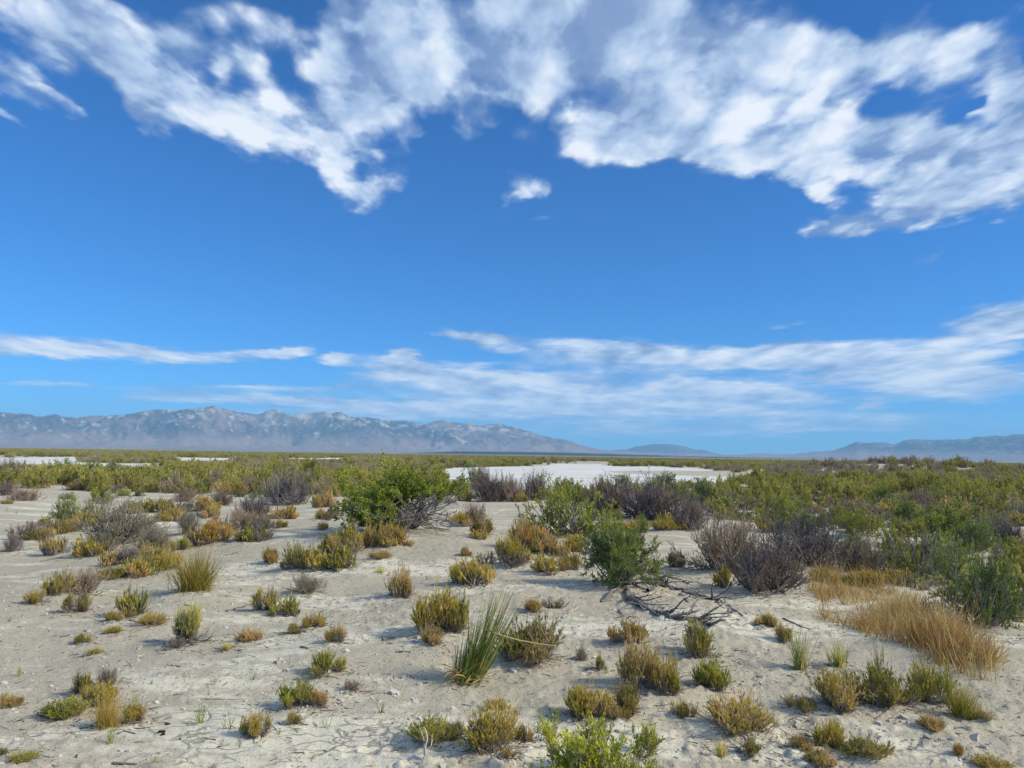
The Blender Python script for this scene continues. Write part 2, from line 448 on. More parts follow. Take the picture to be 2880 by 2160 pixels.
def ground_mat():
    m, g, out = new_mat("dry_silt")
    P = g.node('ShaderNodeNewGeometry').outputs['Position']
    s = g.node('ShaderNodeSeparateXYZ', {0: P})
    flat = g.node('ShaderNodeCombineXYZ', {0: s.outputs[0], 1: s.outputs[1]}).outputs[0]
    dist = g.vmath('LENGTH', flat)
    streak = g.node('ShaderNodeMapping', {'Vector': flat, 'Rotation': (0, 0, math.radians(-28)), 'Scale': (0.35, 1.0, 1)}).outputs[0]
    n1 = g.noise(streak, 0.75, 5.0, 0.6, 0.4)
    n2 = g.noise(flat, 5.0, 4.0, 0.6)
    n3 = g.noise(flat, 30.0, 4.0, 0.72)
    n4 = g.noise(flat, 85.0, 3.0, 0.65)
    crust = g.rng(g.math('ADD', n1, g.math('MULTIPLY', g.math('SUBTRACT', n2, 0.5), 0.25)), 0.50, 0.60, 0.0, 1.0)
    loose = g.mix(n2, (0.365, 0.332, 0.25, 1), (0.45, 0.415, 0.315, 1))
    pale = g.mix(n2, (0.51, 0.485, 0.375, 1), (0.62, 0.595, 0.47, 1))
    c = g.mix(crust, loose, pale)
    # pinkish-brown silt patches
    warm = g.rng(g.noise(flat, 0.5, 3.0, 0.5), 0.56, 0.70, 0.0, 0.45)
    c = g.mix(warm, c, (0.40, 0.35, 0.275, 1))
    # granular speckle, stronger on loose soil
    sp = g.rng(n3, 0.50, 0.68, 0.0, 1.0)
    sp2 = g.rng(n4, 0.52, 0.70, 0.0, 1.0)
    amt = g.math('MULTIPLY', g.math('ADD', g.math('MULTIPLY', sp, 0.55), g.math('MULTIPLY', sp2, 0.6)), g.math('SUBTRACT', 1.0, g.math('MULTIPLY', crust, 0.6)))
    c = g.mix(amt, c, (0.15, 0.14, 0.105, 1))
    # dark plant litter crumbs
    vo = g.node('ShaderNodeTexVoronoi', {'Vector': flat, 'Scale': 26.0, 'Randomness': 1.0}, feature='F1')
    lit = g.math('MULTIPLY', g.rng(vo.outputs['Distance'], 0.12, 0.24, 1.0, 0.0), g.rng(g.noise(flat, 2.1, 3.0, 0.6), 0.42, 0.60, 0.0, 0.9))
    c = g.mix(lit, c, (0.09, 0.075, 0.05, 1))
    # far plain: scrub colour of plants too small to be seen singly, tan stubble fields beyond
    far = g.rng(dist, 160.0, 900.0, 0.0, 1.0)
    strips = g.noise(g.node('ShaderNodeMapping', {'Vector': flat, 'Scale': (0.0006, 0.004, 1)}).outputs[0], 1.0, 3.0, 0.5)
    fc = g.ramp(strips, [(0.3, (0.12, 0.13, 0.05)), (0.5, (0.22, 0.21, 0.08)), (0.7, (0.36, 0.31, 0.17))])
    c = g.mix(far, c, fc)
    # relief
    wv = g.vmath('ADD', flat, g.vmath('SCALE', g.noise(flat, 4.0, 3.0, 0.6, out='Color'), s=0.22))
    wv = g.vmath('MULTIPLY', wv, (0.55, 1.15, 1.0))
    ve = g.node('ShaderNodeTexVoronoi', {'Vector': wv, 'Scale': 6.5}, feature='DISTANCE_TO_EDGE')
    crack = g.math('MULTIPLY', g.rng(ve.outputs['Distance'], 0.0, 0.085, 1.0, 0.0), g.math('MULTIPLY', crust, g.rng(g.noise(flat, 1.7, 3.0), 0.40, 0.54, 0.0, 1.0)))
    c = g.mix(g.math('MULTIPLY', crack, 0.8), c, (0.20, 0.185, 0.15, 1))
    hgt = g.math('ADD', g.math('MULTIPLY', n2, 1.0), g.math('MULTIPLY', n3, 0.62))
    hgt = g.math('ADD', hgt, g.math('MULTIPLY', n4, 0.30))
    hgt = g.math('SUBTRACT', hgt, g.math('MULTIPLY', crack, 0.35))
    fade = g.rng(dist, 12.0, 70.0, 0.62, 0.0)
    b = g.node('ShaderNodeBump', {'Strength': fade, 'Distance': 0.03, 'Height': hgt})
    p = g.node('ShaderNodeBsdfPrincipled', {'Base Color': c, 'Roughness': 0.95, 'Normal': b.outputs[0]})
    p.inputs['Specular IOR Level'].default_value = 0.1
    g.l.new(p.outputs[0], out.inputs[0])
    return m


def pan_mat():
    m, g, out = new_mat("salt_crust")
    P = g.node('ShaderNodeNewGeometry').outputs['Position']
    st = g.node('ShaderNodeMapping', {'Vector': P, 'Scale': (0.12, 0.5, 0)}).outputs[0]
    n = g.noise(st, 1.0, 5.0, 0.6, 0.3)
    n2 = g.noise(P, 1.3, 4.0, 0.6)
    c = g.ramp(n, [(0.30, (0.36, 0.35, 0.31)), (0.45, (0.54, 0.535, 0.495)), (0.6, (0.63, 0.625, 0.585))])
    c = g.mix(g.rng(n2, 0.58, 0.70, 0.0, 0.5), c, (0.36, 0.35, 0.30, 1))
    p = g.node('ShaderNodeBsdfPrincipled', {'Base Color': c, 'Roughness': 0.9})
    p.inputs['Specular IOR Level'].default_value = 0.15
    g.l.new(p.outputs[0], out.inputs[0])
    return m


def rock_mat(name, rocky, base, veg, zmax):
    m, g, out = new_mat(name)
    geo = g.node('ShaderNodeNewGeometry')
    P = geo.outputs['Position']
    s = g.node('ShaderNodeSeparateXYZ', {0: P})
    nz = g.node('ShaderNodeSeparateXYZ', {0: geo.outputs['Normal']}).outputs[2]
    n1 = g.noise(P, 0.0012, 6.0, 0.62, 0.4)
    n2 = g.noise(P, 0.006, 5.0, 0.65)
    hf = g.math('DIVIDE', s.outputs[2], zmax)
    soil = g.mix(n1, (0.15, 0.108, 0.095, 1), (0.31, 0.23, 0.185, 1))
    vg = g.math('MULTIPLY', g.rng(g.math('ADD', g.math('MULTIPLY', n1, 0.6), g.math('MULTIPLY', n2, 0.4)), 0.40, 0.50, 0.0, 1.0), g.rng(hf, 0.12, 0.40, 0.0, veg))
    c = g.mix(vg, soil, (0.03, 0.038, 0.036, 1))
    rk = g.math('MULTIPLY', g.rng(g.math('ADD', n2, g.math('MULTIPLY', hf, 0.26)), 0.63, 0.78, 0.0, 0.75), rocky)
    c = g.mix(rk, c, (0.50, 0.44, 0.37, 1))
    p = g.node('ShaderNodeBsdfDiffuse', {'Color': c})
    b = g.node('ShaderNodeBump', {'Strength': 0.9, 'Distance': 55.0, 'Height': n2})
    g.l.new(b.outputs[0], p.inputs['Normal'])
    g.l.new(p.outputs[0], out.inputs[0])
    return m


# ------------------------------------------------------------------ plants by the list (crop, x, y of foot, width, height, kind, tint, label)
ORG = {'A': (0, 1220), 'B': (960, 1220), 'C': (1920, 1220), 'D': (0, 1660), 'E': (960, 1660), 'F': (1920, 1660)}
CS = 960 / 2212.0
PLANTS = [
 # ---- left slope and wash
 ('A', 800, 745, 520, 250, 'grey', 'olivegrey', "wide low grey bush with bare silvery twigs, largest on the left slope"),
 ('A', 645, 455, 190, 115, 'green', 'lime', "compact yellow-green bush at the head of the pale wash"),
 ('A', 430, 595, 230, 165, 'green', 'pale', "open straggly pale green bush leaning out over the white wash"),
 ('A', 605, 585, 170, 105, 'green', 'greygreen', "grey-green bush wedged between the straggly wash bush and the widest grey bush"),
 ('A', 235, 700, 190, 80, 'gold', 'olive', "low olive bush at the lower end of the strip edging the white wash"),
 ('A', 390, 660, 210, 90, 'gold', 'oliv2', "low dark olive bush in the middle of the strip edging the white wash"),
 ('A', 75, 770, 130, 95, 'grey', 'grey', "small dark twiggy bush at the bottom end of the strip beside the wash"),
 ('A', 985, 790, 230, 150, 'grey', 'olivegrey', "pale grey-green bush just below the widest grey bush of the slope"),
 ('A', 1005, 850, 220, 110, 'gold', 'olive', "olive-gold bush under the pale grey-green bush on the left slope"),
 ('A', 825, 850, 150, 100, 'grey', 'purple', "low dark purple-grey twigs below the widest grey bush, beside the olive-gold one"),
 ('A', 640, 795, 92, 82, 'gold', 'gold', "small golden tuft standing alone below the widest grey bush"),
 ('A', 1170, 765, 130, 90, 'gold', 'lime', "bright yellow-green bush right of the olive-gold bush, uphill of the rush tuft"),
 ('A', 890, 930, 150, 115, 'gold', 'lime', "yellow-green bush at the upper end of the golden strip above the lower left bank"),
 ('A', 730, 950, 200, 85, 'gold', 'olive', "flat olive bush in the middle of the golden strip on the lower left bank"),
 ('A', 560, 1040, 190, 140, 'grey', 'tan', "tan-grey twiggy bush between golden bushes on the lower left bank"),
 ('A', 380, 1060, 210, 150, 'gold', 'olive', "dark based olive bush second from the lower end of the bank strip"),
 ('A', 220, 1105, 130, 95, 'gold', 'gold', "golden bush at the lowest left end of the bank strip"),
 ('D', 520, 148, 185, 135, 'gold', 'olive', "rounded olive bush standing just below the bank strip on bare sand"),
 ('A', 1250, 1060, 330, 275, 'rush', 'rush', "brown-green rush tuft with stiff spiky blades on the left slope"),
 ('A', 1065, 900, 170, 115, 'gold', 'gold', "golden bush tucked against the left side of the spiky rush tuft"),
 ('A', 1745, 850, 130, 102, 'gold', 'orange', "small round orange bush alone on sand, right of and above the rush tuft"),
 ('A', 1950, 895, 240, 165, 'gold', 'olive', "olive-brown bush at the lower end of the golden row left of the big green bush"),
 ('A', 2140, 890, 140, 85, 'gold', 'lime', "low yellow-green bush in front of the golden row left of the big green bush"),
 ('A', 2165, 800, 170, 150, 'gold', 'gold', "tall golden bush second in the row running up to the big green bush"),
 ('B', 55, 790, 150, 185, 'gold', 'gold', "yellow upright bush with dark base at the left foot of the big green bush"),
 ('B', 195, 745, 120, 145, 'gold', 'gold', "bright golden bush between two others in front of the big green bush"),
 ('B', 325, 735, 215, 145, 'gold', 'orange', "orange-gold bush directly in front of the big green bush's bare twigs"),
 ('A', 1985, 1055, 240, 112, 'grey', 'olivegrey', "olive-grey spreading bush below the golden row, beside a round yellow bush"),
 ('D', 1740, 155, 190, 155, 'gold', 'gold', "round yellow bush next to the olive-grey spreading bush mid slope"),
 ('A', 1215, 665, 150, 140, 'grey', 'olivegrey', "upright grey-olive bush on pale sand between the widest grey bush and an orange-gold one"),
 ('A', 1380, 725, 200, 150, 'gold', 'orange', "orange-gold bush with brown base, uphill of the rush tuft"),
 ('A', 1555, 715, 125, 70, 'gold', 'olive', "small flat olive bush touching the right side of the orange-gold bush uphill of the rushes"),
 ('A', 1560, 635, 180, 125, 'grey', 'tan', "pale straw-grey bush with fine bleached twigs in front of a dark grey one"),
 ('A', 1645, 575, 260, 150, 'grey', 'grey', "dark grey dense bush behind the pale straw-grey bush"),
 ('A', 1705, 640, 120, 75, 'grey', 'olivegrey', "tiny grey sprawling bush at the right foot of the dark grey dense bush"),
 ('A', 1820, 622, 85, 55, 'gold', 'straw', "scrap of straw coloured bush on sand beside the tiny grey sprawling one"),
 ('A', 1870, 465, 320, 205, 'grey', 'grey', "largest dome-shaped dark grey bush left of the big green bush"),
 ('A', 1785, 300, 170, 115, 'green', 'lime', "bright lime green bush behind the dome-shaped dark grey bush, left of another lime one"),
 ('A', 2000, 310, 200, 135, 'green', 'lime', "bright lime green bush behind the dome-shaped grey bush, nearer the big green bush"),
 ('A', 1200, 440, 170, 80, 'grey', 'tan', "low tan-grey bush at the upper end of the pale sand tongue on the left"),
 ('A', 1330, 500, 170, 110, 'gold', 'straw', "straw-yellow bush left of a small slate-grey one on the crest"),
 ('A', 1440, 465, 130, 85, 'grey', 'purple', "small slate-grey bush among golden ones on the left crest"),
 ('A', 1500, 400, 200, 110, 'gold', 'gold', "golden bush behind the small slate-grey bush on the left crest"),
 ('A', 1610, 390, 190, 95, 'grey', 'grey', "dark grey bush between the crest's golden bush and the dome-shaped grey bush"),
 ('A', 1360, 545, 110, 75, 'gold', 'straw', "thin straw bush on the sand below the small slate-grey crest bush"),
 ('A', 1190, 515, 80, 40, 'grey', 'olivegrey', "tiny low grey bush alone on the pale sand tongue"),
 ('A', 2090, 480, 160, 120, 'gold', 'straw', "straw-gold bush right of the dome-shaped grey bush, left of the big green bush"),
 ('A', 2080, 562, 85, 75, 'gold', 'gold', "small golden tuft below the straw-gold bush beside the big green bush"),
 ('A', 2175, 555, 100, 95, 'gold', 'olive', "olive-gold bush at the outer left edge of the big green bush"),
 ('A', 855, 515, 125, 75, 'grey', 'olivegrey', "grey bush behind the widest grey bush with a snag beside it"),
 ('A', 945, 505, 120, 65, 'gold', 'straw', "straw coloured bush behind the widest grey bush"),
 ('A', 1050, 510, 130, 95, 'gold', 'olive', "greenish-topped golden bush behind the right end of the widest grey bush"),
 ('A', 1075, 572, 95, 65, 'gold', 'gold', "small golden bush at the right shoulder of the widest grey bush"),
 ('A', 812, 405, 92, 52, 'gold', 'pale', "small bright pale green cushion beside the compact yellow-green wash bush"),
 ('A', 765, 385, 130, 55, 'grey', 'purple', "low dark bush behind the small bright pale green cushion"),
 ('A', 435, 425, 100, 38, 'grey', 'olivegrey', "flat olive-grey patch of twigs on the bare sand at the wash head"),
 ('A', 60, 305, 230, 125, 'grey', 'olivegrey', "broad grey-green bush at the left edge in front of the white pan"),
 ('A', 175, 290, 100, 85, 'grey', 'purple', "purple-brown bush beside the broad grey-green bush near the white pan"),
 ('A', 390, 295, 250, 115, 'green', 'green', "rounded dark green bush standing against the left white pan"),
 ('A', 585, 300, 150, 110, 'green', 'green', "green bush between the rounded dark green bush and a wider grey-green one"),
 ('A', 720, 305, 230, 115, 'green', 'greygreen', "wide grey-green bush in front of the gap in the left white pan"),
 ('A', 245, 315, 110, 55, 'gold', 'orange', "rusty low bush in front of the left white pan's green bushes"),
 ('A', 500, 365, 180, 68, 'gold', 'straw', "straw-brown bush below the rounded dark green pan-side bush"),
 ('A', 155, 435, 190, 80, 'grey', 'tan', "tan-grey mound of twigs at the far left above the wash"),
 ('A', 40, 400, 140, 80, 'grey', 'purple', "purplish bush cut by the left edge above the wash"),
 ('A', 45, 455, 75, 32, 'gold', 'olive', "tiny olive cushion on sand at the far left above the wash"),
 ('A', 850, 345, 180, 85, 'green', 'greygreen', "grey-green bush rising behind the bright pale green cushion"),
 ('A', 955, 355, 100, 52, 'gold', 'gold', "small golden bush right of the grey-green bush behind the pale cushion"),
 # ---- middle crest
 ('B', 405, 665, 730, 500, 'big', 'lime', "biggest round green bush with grey twiggy lower right side, centre of the crest"),
 ('B', 950, 440, 250, 175, 'grey', 'purple', "purple-brown bush on the crest against the white salt pan, left of two more"),
 ('B', 1095, 440, 200, 145, 'grey', 'tan', "tan-brown bush in the middle of three on the crest before the salt pan"),
 ('B', 1260, 432, 180, 165, 'grey', 'purple', "dark spiky bush, rightmost of three on the crest before the salt pan"),
 ('B', 880, 335, 160, 125, 'green', 'greygreen', "sparse dark green bush poking up in front of the white salt pan"),
 ('B', 800, 440, 105, 90, 'gold', 'gold', "golden bush at the right shoulder of the biggest green bush"),
 ('B', 1170, 440, 85, 60, 'gold', 'gold', "small golden tuft in front of the three brown crest bushes"),
 ('B', 865, 600, 160, 120, 'grey', 'tan', "pinkish-tan twiggy bush behind a golden one, right of the biggest green bush"),
 ('B', 895, 685, 180, 125, 'gold', 'orange', "orange-gold bush in front of the pinkish-tan one, right of the biggest green bush"),
 ('B', 1475, 690, 580, 300, 'green', 'lime', "broad half-bare green bush behind the golden cluster, second largest in the middle"),
 ('B', 1710, 560, 320, 220, 'grey', 'purple', "purple-brown bush behind the broad half-bare green bush"),
 ('B', 2010, 595, 460, 245, 'grey', 'grey', "long dark grey bush in shade right of the purple-brown one"),
 ('B', 1840, 385, 310, 110, 'green', 'greygreen', "grey-green bush at the salt pan's near edge behind the purple-brown bush"),
 ('B', 2090, 380, 260, 115, 'green', 'greygreen', "dusty green bush behind the long dark grey bush, near the salt pan"),
 ('B', 1460, 365, 230, 50, 'green', 'greygreen', "low flat grey-green bush right at the salt pan's lower edge"),
 ('B', 2090, 642, 175, 75, 'gold', 'gold', "golden bush on sand in front of the long dark grey bush"),
 ('B', 1845, 650, 170, 70, 'gold', 'gold', "golden bush half hidden behind the bare-rooted green bush"),
 ('B', 1095, 865, 205, 190, 'gold', 'gold', "frontmost bush of the golden cluster left of the bare-rooted green bush"),
 ('B', 1200, 770, 265, 195, 'gold', 'orange', "tallest orange-brown bush at the back of the golden cluster"),
 ('B', 1335, 795, 165, 120, 'gold', 'straw', "straw-gold bush in the middle of the golden cluster"),
 ('B', 1535, 790, 200, 130, 'gold', 'gold', "golden bush touching the bare-rooted green bush at the cluster's right end"),
 ('B', 1470, 905, 185, 130, 'gold', 'gold', "golden bush in front left of the bare-rooted green bush"),
 ('B', 1820, 1015, 480, 420, 'rooted', 'green', "dense green bush with bare grey wood and exposed roots at its foot"),
 ('B', 805, 805, 90, 65, 'gold', 'orange', "small tan bush on open sand above a golden bush, mid dune"),
 ('B', 800, 975, 215, 165, 'gold', 'gold', "rounded golden bush on open sand directly above the tall reeds"),
 ('B', 385, 1065, 185, 195, 'gold', 'straw', "pale upright bush on open sand below the biggest green bush"),
 ('B', 2150, 885, 140, 120, 'gold', 'straw', "straw-tan bush between the bare-rooted green bush and the spreading dark one"),
 ('B', 250, 820, 150, 60, 'gold', 'straw', "thin straw scrub at the foot of the golden bushes under the biggest green bush"),
 ('B', 250, 915, 90, 45, 'tuft', 'pale', "small pale green grass tuft left of the pale upright bush"),
 # ---- right shoulder
 ('C', 300, 935, 560, 350, 'grey', 'tan', "big brown-grey bush with pinkish tips at the head of the fallen branches"),
 ('C', 545, 1080, 580, 330, 'grey', 'purple', "dark needle-twigged bush spilling down the sand at the fallen branches"),
 ('C', 790, 890, 560, 300, 'grey', 'grey', "smoky grey bush behind the dark needle-twigged one"),
 ('C', 630, 645, 270, 215, 'green', 'lime', "bright fresh green bush rising behind the brown-grey and smoky bushes"),
 ('C', 50, 645, 250, 185, 'grey', 'purple', "very dark bush in shade at the right end of the long dark grey bush"),
 ('C', 150, 485, 270, 180, 'green', 'greygreen', "round dusty green bush above the very dark bush, below the salt pan"),
 ('C', 320, 385, 170, 105, 'green', 'greygreen', "dusty green bush just below the salt pan's right tip"),
 ('C', 1110, 685, 310, 165, 'green', 'lime', "yellow-green bush with a drooping side, right of the bright fresh green bush"),
 ('C', 1370, 805, 230, 175, 'green', 'lime', "yellow-green bush beside pale bare soil, below the drooping yellow-green one"),
 ('C', 1450, 605, 340, 155, 'green', 'green', "wide green bush with dark shaded foot on the right flat"),
 ('C', 1280, 475, 200, 125, 'green', 'green', "green bush uphill left of the wide green bush on the right flat"),
 ('C', 1620, 445, 220, 105, 'green', 'green', "green bush behind the wide green bush, left of a larger olive one"),
 ('C', 1860, 485, 290, 140, 'green', 'olive', "large olive-green bush at the back of the right flat"),
 ('C', 1750, 555, 250, 110, 'green', 'green', "green bush right of the wide green bush, below the large olive one"),
 ('C', 1660, 685, 230, 130, 'green', 'lime', "yellowish green bush in front of the wide green bush's right end"),
 ('C', 2000, 620, 220, 110, 'green', 'olive', "olive bush near the right edge below the large olive-green one"),
 ('C', 1880, 795, 310, 185, 'green', 'green', "big green bush near the right edge with bare sand below it"),
 ('C', 2120, 560, 185, 105, 'green', 'olive', "olive-green bush at the right edge level with the wide green bush"),
 ('C', 1155, 935, 290, 210, 'grey', 'olivegrey', "olive-grey sage bush between the smoky grey bush and a patch of bare sand"),
 ('C', 1200, 1015, 190, 110, 'gold', 'gold', "golden bush below the olive-grey sage bush, above the dry red grass"),
 ('C', 900, 985, 190, 105, 'gold', 'gold', "golden bush beside the dark needle-twigged bush, above the dry red grass"),
 ('C', 1505, 905, 170, 150, 'green', 'lime', "narrow yellow-green bush right of the patch of bare sand"),
 ('C', 1760, 1010, 340, 285, 'green', 'pale', "tall leggy pale green bush above the dry grass at the right"),
 ('F', 1990, 270, 440, 420, 'green', 'dark', "large dark green bush with grey undergrowth at the right edge beside dry grass"),
 ('C', 1430, 1000, 190, 100, 'gold', 'gold', "golden bush under the tall leggy pale green bush"),
 ('C', 2120, 905, 210, 145, 'green', 'olive', "olive-green bush cut by the right edge above the large dark green one"),
 ('C', 2120, 745, 190, 140, 'grey', 'purple', "dark grey bush at the right edge between two green ones"),
 ('C', 1060, 1000, 120, 70, 'gold', 'olive', "small olive tuft between two golden bushes above the dry red grass"),
 # ---- lower left sand
 ('D', 730, 215, 110, 75, 'gold', 'gold', "small golden bush on the left sand beside a dark lying stick"),
 ('D', 845, 182, 82, 45, 'gold', 'olive', "tiny olive cushion at the far end of the dark lying stick"),
 ('D', 995, 245, 185, 80, 'gold', 'gold', "flat-topped golden bush left of the broom-like green bush"),
 ('D', 730, 300, 102, 46, 'gold', 'gold', "tiny flat golden cushion below the bush with the lying stick"),
 ('D', 530, 358, 92, 68, 'gold', 'lime', "tiny yellow-green bush leftmost on the open lower sand"),
 ('D', 610, 422, 100, 45, 'gold', 'lime', "tiny yellow-green cushion with reddish rim on the open lower sand"),
 ('D', 1240, 352, 250, 205, 'broom', 'broom', "feathery pale green broom-like bush with fine upright stems"),
 ('D', 1150, 392, 130, 60, 'grey', 'purple', "low dark twigs at the left foot of the broom-like green bush"),
 ('D', 1615, 335, 175, 85, 'gold', 'straw', "low orange-tan bush right of the broom-like green bush"),
 ('D', 1470, 395, 110, 62, 'tuft', 'straw', "straw grass tuft between the broom-like bush and the low orange-tan bush"),
 ('D', 1905, 285, 110, 75, 'gold', 'olive', "small dark olive bush at the lower end of a short golden pair"),
 ('D', 2030, 250, 170, 100, 'gold', 'gold', "golden bush at the upper end of a short pair in mid sand"),
 ('D', 2180, 362, 135, 120, 'gold', 'straw', "rounded tan-gold bush in the middle of the sand left of the reeds"),
 ('D', 510, 700, 170, 150, 'gold', 'olive', "olive spiky bush at the back of the lower left clump"),
 ('D', 690, 640, 150, 110, 'grey', 'olivegrey', "grey fine-stemmed bush at the back of the lower left clump"),
 ('D', 655, 775, 215, 160, 'gold', 'gold', "bright yellow bush in the centre of the lower left clump"),
 ('D', 390, 868, 290, 135, 'gold', 'lime', "yellow-green sprawling bush at the left of the lower left clump"),
 ('D', 690, 930, 210, 210, 'tuft', 'olive', "bristly olive-brown grass tuft in front of the lower left clump"),
 ('D', 870, 880, 190, 130, 'gold', 'gold', "golden bush leaning on the bristly grass tuft of the lower left clump"),
 ('D', 1930, 775, 220, 170, 'gold', 'lime', "dark green-gold bush left of the reeds, larger of two touching"),
 ('D', 2050, 790, 120, 120, 'gold', 'orange', "orange-tipped bush touching the dark green-gold bush left of the reeds"),
 ('D', 1895, 885, 105, 90, 'gold', 'gold', "small golden bush just below the dark green-gold one"),
 ('D', 2100, 580, 240, 160, 'gold', 'lime', "dense bright yellow-green bush above the dark green-gold one"),
 ('D', 1645, 970, 170, 170, 'gold', 'gold', "upright golden bush alone on the bottom sand, left of the frame's middle"),
 ('D', 50, 792, 150, 95, 'gold', 'orange', "rusty gold bush cut by the left edge level with the lower left clump"),
 ('D', 8, 1108, 70, 60, 'gold', 'olive', "olive bush cut by the left edge near the bottom corner"),
 ('D', 160, 1160, 170, 75, 'gold', 'lime', "yellow-green bush cut by the bottom edge near the left corner"),
 # ---- lower middle sand
 ('E', 655, 305, 330, 290, 'gold', 'gold', "large golden bush with purple-brown stems left of the reeds"),
 ('E', 580, 375, 180, 110, 'gold', 'straw', "straw-gold lower lobe bush at the foot of the large golden one left of the reeds"),
 ('E', 805, 605, 170, 705, 'reed', 'reed', "tall green reed clump leaning over open sand"),
 ('E', 1225, 500, 415, 285, 'gold', 'olivegrey', "grey-olive bush right beside the tall reeds"),
 ('E', 1250, 142, 125, 92, 'gold', 'orange', "small orange bush on sand with a dark stick beside it, right of the reeds' tips"),
 ('E', 1405, 110, 45, 40, 'gold', 'orange', "tiny orange sprig at the end of the dark stick beside the small orange bush"),
 ('E', 1880, 385, 265, 165, 'gold', 'orange', "orange-brown bush below the fallen branches, left of a pale golden one"),
 ('E', 1940, 660, 270, 300, 'gold', 'straw', "tall feathery straw-gold bush right of a small yellow tuft"),
 ('E', 2110, 700, 230, 240, 'gold', 'gold', "golden bush joined to the tall feathery straw-gold one"),
 ('E', 1670, 540, 92, 105, 'gold', 'lime', "small upright yellow tuft between the reeds' grey bush and the feathery bush"),
 ('E', 1555, 490, 95, 80, 'grey', 'olivegrey', "tiny grey sprig beside the small upright yellow tuft"),
 ('E', 1580, 862, 300, 220, 'gold', 'gold', "rounded gold bush above the leafy bottom-edge bush"),
 ('E', 1845, 830, 200, 200, 'gold', 'olive', "olive-gold bush right of the rounded gold bush above the leafy one"),
 ('E', 1815, 880, 135, 95, 'gold', 'straw', "small straw bush in front of the olive-gold one above the leafy bush"),
 ('E', 1005, 792, 172, 95, 'gold', 'gold', "small gold bush below the reeds, above the fullest bottom golden bush"),
 ('E', 590, 1012, 320, 170, 'gold', 'lime', "green-gold bush beside the bleached dead branch"),
 ('E', 745, 1005, 130, 105, 'grey', 'tan', "grey dry twigs between the green-gold bush and the fullest golden one"),
 ('E', 1000, 1112, 400, 320, 'gold', 'gold', "fullest upright golden bush near the bottom edge, left of the leafy bush"),
 ('E', 1180, 1010, 130, 120, 'gold', 'orange', "orange-tan side bush at the right of the fullest golden bush"),
 ('E', 1080, 1130, 90, 60, 'gold', 'orange', "small orange-brown cushion at the foot of the fullest golden bush"),
 ('E', 1660, 1440, 880, 510, 'leafy', 'leafy', "close bright green leafy bush cut by the bottom edge"),
 ('E', 1990, 1055, 130, 175, 'gold', 'lime', "yellow spiky bush behind the right shoulder of the leafy bottom-edge bush"),
 ('E', 2190, 855, 100, 120, 'gold', 'gold', "small gold bush on sand left of the widest bottom right golden bush"),
 ('E', 70, 670, 130, 60, 'grey', 'tan', "low tan wisp of dead twigs on open sand left of the reeds"),
 # ---- lower right sand
 ('F', 120, 475, 310, 240, 'gold', 'gold', "pale golden bush below the fallen branches, above a greener one"),
 ('F', 180, 652, 265, 185, 'gold', 'lime', "yellow-green bush directly below the pale golden one"),
 ('F', 545, 245, 150, 85, 'gold', 'orange', "orange-gold bush at the upper end of a pair beside the slim green grass"),
 ('F', 650, 345, 115, 125, 'gold', 'straw', "straw-gold bush at the lower end of the pair beside the slim green grass"),
 ('F', 760, 530, 185, 280, 'tuft', 'green', "slim green grass tuft with upright blades on the sand edge"),
 ('F', 1010, 515, 165, 170, 'tuft', 'straw', "thin straw grass tuft below the dry red grass"),
 ('F', 960, 800, 330, 270, 'gold', 'gold', "rounded gold bush with grey inside, left of the olive double bush"),
 ('F', 770, 812, 190, 120, 'gold', 'olive', "low olive bush leaning on the rounded gold bush with grey inside"),
 ('F', 1300, 805, 420, 300, 'gold', 'olive', "wide olive-brown bush with long splayed stems under the dry grass"),
 ('F', 1600, 735, 290, 270, 'gold', 'lime', "yellow-green domed bush between the wide olive-brown bush and dark spiky grass"),
 ('F', 1810, 850, 230, 230, 'tuft', 'olive', "dark spiky grass tuft right of the yellow-green domed bush"),
 ('F', 1915, 880, 160, 110, 'gold', 'gold', "small golden bush at the foot of the dark spiky grass tuft"),
 ('F', 1605, 940, 175, 100, 'gold', 'straw', "small brown bush alone on sand below the wide olive-brown bush"),
 ('F', 370, 955, 420, 240, 'gold', 'gold', "widest golden bush on the bottom right sand"),
 ('F', 250, 1105, 135, 125, 'tuft', 'straw', "thin straw tuft below the widest golden bush"),
 ('F', 440, 1095, 180, 125, 'gold', 'olive', "small olive-gold bush below the widest golden bush"),
 ('F', 960, 1060, 240, 180, 'gold', 'gold', "bright gold bush at the top of the bottom right clump"),
 ('F', 760, 1065, 170, 110, 'gold', 'straw', "tan-gold bush at the left of the bottom right clump"),
 ('F', 1175, 1115, 330, 145, 'gold', 'olive', "long low olive bush at the right of the bottom right clump"),
 ('F', 885, 1155, 190, 115, 'gold', 'straw', "straw-gold bush at the bottom of the bottom right clump"),
 ('F', 1800, 1110, 90, 85, 'gold', 'orange', "small orange sprig alone near the bottom right corner"),
 ('F', 2000, 1200, 240, 85, 'gold', 'gold', "gold bush cut by the bottom edge near the right corner"),
 ('F', 25, 860, 110, 115, 'gold', 'olive', "olive bush left of the widest golden bush, below the yellow-green one"),
]
